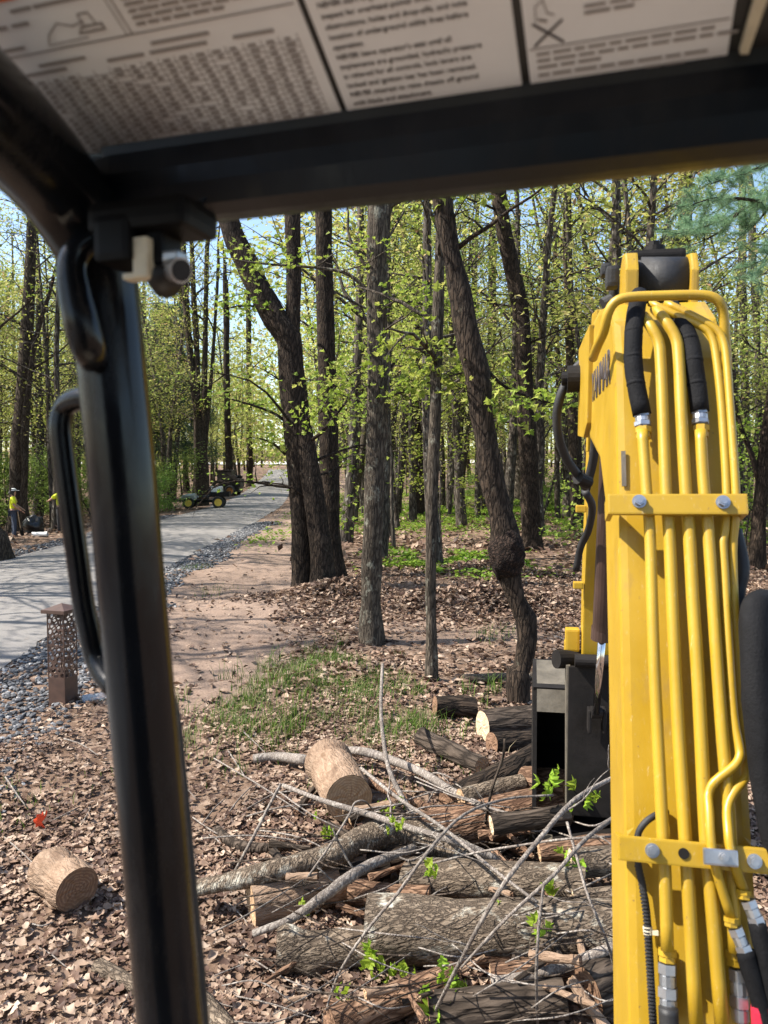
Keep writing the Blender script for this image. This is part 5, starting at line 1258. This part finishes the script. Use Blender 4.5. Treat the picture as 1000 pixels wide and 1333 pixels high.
part('reflection_shield', MB().prism([CW(-.05, .98, .8), CW(1.1, .98, .8), CW(1.1, .98, 2.5), CW(-.05, .98, 2.5)], -hc * .04, .01), 'roof_liner', EX)  # unseen panel added behind the camera to darken reflections in the pillar
M['bounce_floor'] = m_plain('pale_bounce_floor', (.40, .33, .25), .9, var=.2, scale=12)
part('bounce_floor', MB().box(CW(.42, .30, .80), (1.25, 1.2, .04), RC, .01), 'bounce_floor', EX)  # unseen floor, made pale and sunlit to bounce light onto the roof labels

# ------------------------------------------------------------------ bollard light
M['bronze'] = m_plain('brown_bronze_paint', (.075, .040, .028), .5, var=.35, scale=12, bmp=.15)
def cyl_x(mb, c, r, w_, seg=24):
    mb.cyl((c[0], c[1] - w_ / 2, c[2]), (c[0], c[1] + w_ / 2, c[2]), r, seg)
gb = gh(83, 917)
bo = thing('bollard_light', 'brown bollard light with a cut-out lattice beside the gravel verge', 'bollard light', tuple(gb), world=False, rotz=R(-16))
S_ = .185; H_ = 1.0
part('base', MB().box((0, 0, .13), (S_, S_, .30), None, .004), 'bronze', bo)
zc = H_ - .11
mb = MB().prism([(-.13, -.13, zc), (.13, -.13, zc), (.13, .13, zc), (-.13, .13, zc)], (0, 0, .035), .004)
bm = bmesh.new(); vs = [bm.verts.new((x, y, zc + .033)) for x, y in ((-.125, -.125), (.125, -.125), (.125, .125), (-.125, .125))]; ap = bm.verts.new((0, 0, zc + .085))
for i in range(4): bm.faces.new((vs[i], vs[(i + 1) % 4], ap))
mb.bm(bm); part('cap', mb, 'bronze', bo)
part('core', MB().cyl((0, 0, .28), (0, 0, .34), .05, 16).cyl((0, 0, zc - .05), (0, 0, zc), .05, 16), 'bronze', bo)
def lattice():
    rg = np.random.default_rng(5); z0, z1 = .275, zc + .001; nc, nr = 3, 12
    pts = {}
    dx = S_ / nc; dz = (z1 - z0) / nr; mb = MB()
    for r_ in range(nr):
        for c_ in range(-1, nc + 1):
            cx = -S_ / 2 + (c_ + .5 + (.5 if r_ % 2 else 0)) * dx; cz = z0 + (r_ + .5) * dz
            out, inn = [], []
            jx, jz = rg.uniform(-.1, .1) * dx, rg.uniform(-.1, .1) * dz; sc_ = rg.uniform(.68, .86)
            for k in range(6):
                a = k * math.pi / 3 + math.pi / 6
                ox, oz = cx + math.cos(a) * dx * .577 * 1.0, cz + math.sin(a) * dz * .667
                ix, iz = cx + jx + math.cos(a + .1) * dx * .577 * sc_, cz + jz + math.sin(a + .1) * dz * .667 * sc_
                cl_ = lambda x_: min(max(x_, -S_ / 2), S_ / 2)
                out.append((cl_(ox), 0, min(max(oz, z0), z1))); inn.append((cl_(ix), 0, min(max(iz, z0 + .002), z1 - .002)))
            if max(p[0] for p in out) - min(p[0] for p in out) < .004: continue
            n = 6; V = out + inn; F = np.array([(k, (k + 1) % 6, 6 + (k + 1) % 6, 6 + k) for k in range(6)]); mb.add(V, F)
    for sx in (-1, 1): mb.box((sx * (S_ / 2 - .004), 0, (z0 + z1) / 2), (.008, .004, z1 - z0))
    return mb.mesh('lattice_panel', M['bronze'], False)
lt = lattice()
for k in range(4):
    o = obj('lattice_panel', lt, bo); a = k * math.pi / 2
    o.location = (math.sin(a) * (S_ / 2 - .003), -math.cos(a) * (S_ / 2 - .003), 0); o.rotation_euler = (0, 0, a)
    md = o.modifiers.new('thickness', 'SOLIDIFY'); md.thickness = .005; md.offset = 0

# ------------------------------------------------------------------ bottle, marker flag
m, nt, b = newmat('clear_plastic'); b.inputs['Base Color'].default_value = (.9, .94, .97, 1); b.inputs['Roughness'].default_value = .12; b.inputs['Transmission Weight'].default_value = .75; b.inputs['IOR'].default_value = 1.2; M['clear'] = m
g_ = gh(124, 914); bt = thing('plastic_bottle', 'clear crumpled plastic bottle lying beside the bollard light', 'bottle', (g_.x, g_.y, g_.z + .045), world=False, rotz=R(30))
part('body', MB().tube([(-.12, 0, 0), (-.11, 0, 0), (-.04, .004, .002), (.03, -.004, .004), (.07, 0, .006), (.105, 0, .010), (.125, 0, .012)], [.02, .040, .041, .037, .039, .020, .014], 20, noise=.08), 'clear', bt, True)
part('cap', MB().cyl((.125, 0, .012), (.142, 0, .013), .016, 16), 'white_plastic', bt)
M['flag'] = m_plain('fluorescent_orange_flag', (.80, .075, .02), .6, var=.2, scale=30)
g_ = gh(50, 1084); fl = thing('marker_flag', 'crumpled orange marker flag stuck in the leaves', 'flag', (g_.x, g_.y, g_.z), world=False)
u_ = np.linspace(0, 1, 9); vv = np.linspace(0, 1, 9); V = []
for a in vv:
    for c_ in u_: V.append(((c_ - .5) * (.070 - .015 * a) + a * .030 + .012 * math.sin(a * 9), .012 * math.sin(c_ * 3.2 + a * 5) - .03 * a, .02 + a * .115 + (.022 if c_ > .55 else 0) * (a > .7) * math.sin(c_ * 14)))
k = (np.arange(8)[:, None] * 9 + np.arange(8)[None]).ravel()
part('cloth', mesh('cloth', np.array(V), np.stack([k, k + 1, k + 10, k + 9], 1), M['flag'], False), 'flag', fl)
part('wire', MB().cyl((.01, .0, -.1), (.02, .0, .16), .0018, 6), 'zinc', fl)

# ------------------------------------------------------------------ utility cart
M['tyre'] = m_plain('tyre_rubber', (.02, .02, .02), .8, bmp=.4, scale=14)
M['rim'] = m_plain('yellow_rim', (.72, .50, .06), .45)
M['pale_body'] = m_plain('pale_grey_green_body', (.42, .47, .45), .4, var=.15)
M['white_box'] = m_plain('white_box', (.78, .78, .75), .5, var=.1)
M['seat'] = m_plain('black_seat', (.02, .02, .022), .6)
M['loader_paint'] = m_plain('dark_machine_paint', (.022, .017, .014), .5, var=.4)
M['loader_orange'] = m_plain('worn_orange_paint', (.38, .17, .04), .5, var=.3)
def wheel(par, c, r, w_, rim='rim', n_lug=18):
    mb = MB(); c = np.array(c)
    ring = [(w_ * .30, r * .62), (w_ * .5, r * .72), (w_ * .5, r * .9), (w_ * .38, r), (-w_ * .38, r), (-w_ * .5, r * .9), (-w_ * .5, r * .72), (-w_ * .30, r * .62)]
    n = 28; V = []; k = len(ring)
    for i in range(n):
        a = 2 * math.pi * i / n; V += [(c[0] + math.cos(a) * q, c[1] + y, c[2] + math.sin(a) * q) for y, q in ring]
    F = np.array([(i * k + j, i * k + (j + 1) % k, ((i + 1) % n) * k + (j + 1) % k, ((i + 1) % n) * k + j) for i in range(n) for j in range(k)])
    mb.add(V, F)
    for i in range(n_lug):
        a = 2 * math.pi * i / n_lug; mb.box((c[0] + math.cos(a) * r, c[1], c[2] + math.sin(a) * r), (.03, w_ * .8, .03), Matrix.Rotation(-a, 3, 'Y'))
    wh = part('wheel', MB().cyl((c[0], c[1] - w_ * .2, c[2]), (c[0], c[1] + w_ * .2, c[2]), r * .12, 16), 'dark_steel', par)
    part('tyre', mb, 'tyre', wh)
    part('rim', MB().cyl((c[0], c[1] - w_ * .32, c[2]), (c[0], c[1] + w_ * .32, c[2]), r * .63, 28).cyl((c[0], c[1] - w_ * .36, c[2]), (c[0], c[1] + w_ * .36, c[2]), r * .25, 16), rim, wh)
    return wh
g_ = gh(267, 661); cart_y = 47.0; cx_ = (267 - 500) / 1000 * cart_y
ct = thing('utility_cart', 'small pale utility cart with yellow wheel rims parked on the road verge', 'utility vehicle', (cx_, cart_y, float(macro(cx_, cart_y)) + .02), world=False, rotz=R(186))
for x in (.92, -.85):
    for y in (-.55, .55): wheel(ct, (x, y, .33 if x > 0 else .36), .33 if x > 0 else .36, .26)
part('frame', MB().box((0, 0, .42), (2.3, .8, .14), None, .03), 'dark_steel', ct)
part('hood', MB().prism([(.55, -.48, .48), (1.35, -.48, .50), (1.38, -.48, .72), (1.10, -.48, .86), (.55, -.48, .92)], (0, .96, 0), .05), 'pale_body', ct)
for y in (-.58, .58):
    part('fender', MB().prism([(.50, y - .1, .62), (.62, y - .1, .74), (1.2, y - .1, .76), (1.36, y - .1, .6), (1.36, y - .1, .66), (1.22, y - .1, .82), (.6, y - .1, .80), (.45, y - .1, .66)], (0, .2, 0), 0), 'pale_body', ct)
    part('headlight', MB().cyl((1.36, y * .6, .66), (1.39, y * .6, .66), .06, 14), 'white_box', ct)
part('floor', MB().box((.28, 0, .5), (.66, 1.1, .06), None, .01), 'dark_steel', ct)
for y in (-.28, .28):
    st = part('seat', MB().box((-.1, y, .72), (.45, .46, .14), None, .05), 'seat', ct); part('backrest', MB().box((-.32, y, .98), (.12, .46, .42), None, .05), 'seat', st)
part('steering_wheel', MB().cyl((.55, -.28, .9), (.38, -.28, 1.08), .02, 10).tube([(.38 + .1 * math.sin(a), -.28 + .17 * math.cos(a), 1.08 + .1 * math.sin(a)) for a in np.linspace(0, 6.28, 17)], .015, 8), 'seat', ct)
part('cargo_bed', MB().box((-.95, 0, .74), (1.1, 1.25, .06), None, .01).box((-.95, -.62, .88), (1.1, .04, .24), None, .01).box((-.95, .62, .88), (1.1, .04, .24), None, .01).box((-1.49, 0, .88), (.04, 1.2, .24), None, .01).box((-.41, 0, .88), (.04, 1.2, .24), None, .01), 'dark_steel', ct)
part('tank', MB().box((-.72, 0, 1.08), (.66, .9, .5), None, .06).cyl((-.72, 0, 1.3), (-.72, 0, 1.37), .1, 16), 'white_box', ct)
part('bumper', MB().tube([(1.40, -.4, .40), (1.48, -.35, .48), (1.48, .35, .48), (1.40, .4, .40)], .03, 8), 'dark_steel', ct)

# ------------------------------------------------------------------ compact loader in the shade
ly = 70.0; lx = (294 - 500) / 1000 * ly
ld = thing('skid_loader', 'dark compact loader with a caged cab standing in the shade', 'loader', (lx, ly, float(G(lx, ly))), world=False, rotz=R(172), scale=1.15)
for x in (.62, -.62):
    for y in (-.72, .72): wheel(ld, (x, y, .42), .42, .32, 'loader_orange')
part('body', MB().prism([(-1.25, -.5, .32), (1.0, -.5, .32), (1.0, -.5, .75), (.3, -.5, 1.0), (-.5, -.5, 1.15), (-1.25, -.5, 1.1)], (0, 1.0, 0), .05), 'loader_paint', ld)
part('engine_cover', MB().box((-1.05, 0, 1.05), (.65, 1.05, .65), None, .07), 'loader_paint', ld)
part('side_stripe', MB().box((-1.05, -.53, 1.12), (.5, .02, .16)), 'loader_orange', ld)
cb = part('cab', MB().box((-.05, 0, 2.02), (1.25, 1.0, .08), None, .03), 'loader_paint', ld)
for x in (-.6, .5):
    for y in (-.45, .45): part('cab_post', MB().box((x, y, 1.5), (.07, .07, 1.05), None, .01), 'loader_paint', cb)
for z in (1.25, 1.45, 1.65, 1.85): part('cage_bar', MB().box((-.05, -.45, z), (1.1, .02, .02)), 'loader_paint', cb)
part('cab_panel', MB().box((-.62, 0, 1.55), (.04, .86, .9)).box((-.05, .46, 1.5), (1.1, .02, .95)), 'loader_paint', cb)
part('seat', MB().box((-.2, 0, 1.15), (.5, .5, .12), None, .04).box((-.42, 0, 1.45), (.12, .5, .55), None, .04), 'seat', ld)
for y in (-.66, .66): part('lift_arm', MB().prism([(-1.2, y - .06, 1.55), (-.9, y - .06, 1.68), (.6, y - .06, 1.2), (1.35, y - .06, .45), (1.2, y - .06, .35), (.5, y - .06, .98), (-1.1, y - .06, 1.36)], (0, .12, 0), .02), 'loader_paint', ld)
part('bucket', MB().prism([(1.25, -.85, .1), (1.95, -.85, .1), (1.97, -.85, .14), (1.45, -.85, .2), (1.35, -.85, .6), (1.25, -.85, .6)], (0, 1.7, 0), .01), 'loader_orange', ld)
part('exhaust', MB().cyl((-1.0, .3, 1.25), (-1.0, .3, 1.75), .05, 12), 'dark_steel', ld)

# ------------------------------------------------------------------ two workers across the road
def skin(name, verts, edges, radii, mat_, parent=None, sub=2):
    me_ = bpy.data.meshes.new(name); me_.from_pydata(verts, edges, []); me_.materials.append(M[mat_])
    o = bpy.data.objects.new(name, me_); COL.objects.link(o)
    if parent is not None: o.parent = parent
    o.modifiers.new('skin', 'SKIN'); sv = me_.skin_vertices[0].data if me_.skin_vertices else None
    if sv is None:
        me_.attributes; bm_ = bmesh.new(); bm_.from_mesh(me_); bm_.verts.layers.skin.verify(); bm_.to_mesh(me_); bm_.free(); sv = me_.skin_vertices[0].data
    for i, r_ in enumerate(radii): sv[i].radius = (r_, r_) if np.isscalar(r_) else r_
    sv[0].use_root = True
    for p_ in me_.polygons: p_.use_smooth = True
    s_ = o.modifiers.new('sub', 'SUBSURF'); s_.levels = sub; s_.render_levels = sub
    o.modifiers['skin'].use_smooth_shade = True
    return o
M['skin'] = m_plain('skin', (.42, .24, .17), .55); M['hivis'] = m_plain('hi_vis_yellow_shirt', (.72, .80, .02), .75, var=.15, scale=9); M['jeans'] = m_plain('dark_jeans', (.04, .055, .09), .85, var=.3)
M['trousers'] = m_plain('black_trousers', (.02, .02, .022), .85); M['hair'] = m_plain('dark_hair', (.02, .014, .01), .6); M['boot'] = m_plain('work_boot', (.05, .035, .025), .7); M['grip'] = m_plain('wooden_handle', (.36, .24, .13), .6)
def worker(name, label, px, py, d, face, pants, arms, cap=False):
    x = (px - 500) / 1000 * d; z = float(G(x, d)) - .01
    J = dict(pel=(0, 0, .98), ab=(0, 0, 1.14), ch=(0, .01, 1.34), nk=(0, 0, 1.50), hd=(0, .02, 1.60), top=(0, .02, 1.72))
    for s_, n_ in ((-1, 'l'), (1, 'r')):
        J[n_ + 'sh'] = (.18 * s_, 0, 1.43); J[n_ + 'el'], J[n_ + 'wr'] = arms[n_]
        J[n_ + 'hp'] = (.095 * s_, 0, .92); J[n_ + 'kn'] = (.11 * s_, .03 * s_ + .02, .50); J[n_ + 'an'] = (.115 * s_, .03 * s_, .09); J[n_ + 'to'] = (.125 * s_, .03 * s_ + .17, .04)
    ids = list(J); ix = {k: i for i, k in enumerate(ids)}
    E = [('pel', 'ab'), ('ab', 'ch'), ('ch', 'nk'), ('nk', 'hd'), ('hd', 'top')]
    for n_ in 'lr': E += [('ch', n_ + 'sh'), (n_ + 'sh', n_ + 'el'), (n_ + 'el', n_ + 'wr'), ('pel', n_ + 'hp'), (n_ + 'hp', n_ + 'kn'), (n_ + 'kn', n_ + 'an'), (n_ + 'an', n_ + 'to')]
    Rr = dict(pel=(.15, .11), ab=(.14, .10), ch=(.16, .11), nk=.055, hd=(.085, .10), top=(.06, .07))
    for n_ in 'lr': Rr.update({n_ + 'sh': .065, n_ + 'el': .042, n_ + 'wr': .03, n_ + 'hp': .085, n_ + 'kn': .058, n_ + 'an': .04, n_ + 'to': .035})
    body = skin(name, [J[k] for k in ids], [(ix[a], ix[b_]) for a, b_ in E], [Rr[k] for k in ids], 'skin')
    body.location = (x, d, z); body.rotation_euler = (0, 0, face); body['label'] = label; body['category'] = 'person'; body['group'] = 'road workers'
    def cloth(nm, keys, edges, grow, mat_, ends=None):
        keys = list(keys); k_ = {a: i for i, a in enumerate(keys)}; V = [J[a] if a in J else ends[a][0] for a in keys]; R_ = []
        for a in keys:
            r_ = Rr[a] if a in Rr else ends[a][1]; R_.append(tuple(q + grow for q in r_) if isinstance(r_, tuple) else r_ + grow)
        return skin(nm, V, [(k_[a], k_[b_]) for a, b_ in edges], R_, mat_, body)
    mid = lambda a, b_, t: tuple(J[a][i] + (J[b_][i] - J[a][i]) * t for i in range(3))
    cloth('shirt', ['ch', 'ab', 'pel', 'lsh', 'rsh', 'lsl', 'rsl', 'col'], [('ch', 'ab'), ('ab', 'pel'), ('ch', 'lsh'), ('ch', 'rsh'), ('lsh', 'lsl'), ('rsh', 'rsl'), ('ch', 'col')], .022, 'hivis', {'lsl': (mid('lsh', 'lel', .8), .06), 'rsl': (mid('rsh', 'rel', .8), .06), 'col': (mid('ch', 'nk', .7), .06)})
    cloth('trousers', ['pel', 'lhp', 'rhp', 'lkn', 'rkn', 'lan', 'ran'], [('pel', 'lhp'), ('pel', 'rhp'), ('lhp', 'lkn'), ('rhp', 'rkn'), ('lkn', 'lan'), ('rkn', 'ran')], .014, pants)
    for n_ in 'lr': skin('boot', [J[n_ + 'an'], J[n_ + 'to']], [(0, 1)], [.055, .048], 'boot', body)
    skin('hair', [(0, -.015, 1.665), (0, .0, 1.735), (0, -.05, 1.60)], [(0, 1), (0, 2)], [(.098, .108), (.07, .085), (.07, .06)], 'hair', body)
    if cap: part('cap', MB().tube([(0, .01, 1.70), (0, .01, 1.74), (0, .01, 1.79)], [.11, .105, .05], 16).box((0, .15, 1.71), (.15, .12, .012), None, .005), 'white_box', body)
    # hands: palm and five fingers
    for n_ in 'lr':
        w_ = Vector(J[n_ + 'wr']); d_ = (w_ - Vector(J[n_ + 'el'])).normalized(); sd_ = d_.cross(Vector((0, 0, 1))).normalized() if abs(d_.z) < .95 else Vector((1, 0, 0))
        V = [tuple(w_), tuple(w_ + d_ * .07)]; E_ = [(0, 1)]; R_ = [.026, .034]
        for k, f_ in enumerate((-.028, -.010, .010, .028)):
            a = w_ + d_ * .09 + sd_ * f_; b_ = a + d_ * (.055 if k in (1, 2) else .042) + Vector((0, 0, -.012)); V += [tuple(a), tuple(b_)]; n = len(V); E_ += [(1, n - 2), (n - 2, n - 1)]; R_ += [.010, .008]
        a = w_ + d_ * .03 + sd_ * .035; V += [tuple(a), tuple(a + d_ * .035 + sd_ * .02)]; n = len(V); E_ += [(0, n - 2), (n - 2, n - 1)]; R_ += [.012, .009]
        skin('hand', V, E_, R_, 'skin', body, 1)
    return body
pw1 = worker('person', 'worker in a yellow shirt and jeans holding a shovel beside a trunk', 17, 703, 27.5, R(-70), 'jeans', {'l': ((-.27, .06, 1.18), (-.20, .26, 1.05)), 'r': ((.26, .05, 1.17), (.14, .28, .98))}, cap=True)
pw2 = worker('person', 'worker in a yellow shirt and black trousers reaching out with one arm', 79, 702, 28.5, R(60), 'trousers', {'l': ((-.30, .16, 1.28), (-.22, .42, 1.22)), 'r': ((.36, .06, 1.36), (.50, .10, 1.22))})
sh = Vector(pw1.location) + Vector((.25, -.08, 0)); sz = float(G(sh.x, sh.y))
sv = thing('shovel', 'shovel with a wooden handle held by the worker in jeans', 'shovel', (sh.x, sh.y, sz), world=False)
part('handle', MB().cyl((.04, 0, .2), (-.12, 0, 1.3), .018, 10), 'grip', sv)
part('blade', MB().prism([(.02, -.11, .30), (.09, -.11, .04), (.105, 0, -.02), (.09, .11, .04), (.02, .11, .30)], (.012, 0, .004), .003), 'dark_steel', sv)
# bag and pipe beside the workers
g_ = at(44, 695, 28.0); gz = float(G(g_.x, 28.0)); rgx = np.random.default_rng(3)
bm = bmesh.new(); bmesh.ops.create_icosphere(bm, subdivisions=4, radius=1.0)
V = np.array([v.co[:] for v in bm.verts]); F = np.array([[v.index for v in f.verts] for f in bm.faces]); bm.free()
V = V * (.36, .28, .42) * (1 + .22 * fbm(V[:, 0] * 3, V[:, 1] * 3, V[:, 2] * 3, seed=6))[:, None]; V[:, 2] = np.maximum(V[:, 2], -.33)
bgo = obj('black_sack', mesh('black_sack', V, F, m_plain('black_plastic_sack', (.012, .012, .013), .3)), label='black plastic sack on the ground between the two workers', cat='sack'); bgo.location = (g_.x, 28.0, gz + .33)
pp_ = at(52, 702, 26.8); pz = float(G(pp_.x, 26.8))
pi_ = thing('drain_pipe', 'short pale drain pipe lying at the road edge by the workers', 'pipe', (pp_.x, 26.8, pz + .09), world=False, rotz=R(6))
me_ = MB().tube([(-.26, 0, 0), (.26, 0, 0)], .085, 24, cap=False, smooth=False).tube([(-.26, 0, 0), (.26, 0, 0)], .072, 24, cap=False, smooth=False)
part('pipe_wall', me_, 'white_box', pi_, True)
part('socket', MB().tube([(.16, 0, 0), (.26, 0, 0)], .097, 24, cap=False, smooth=False), 'white_box', pi_, True)
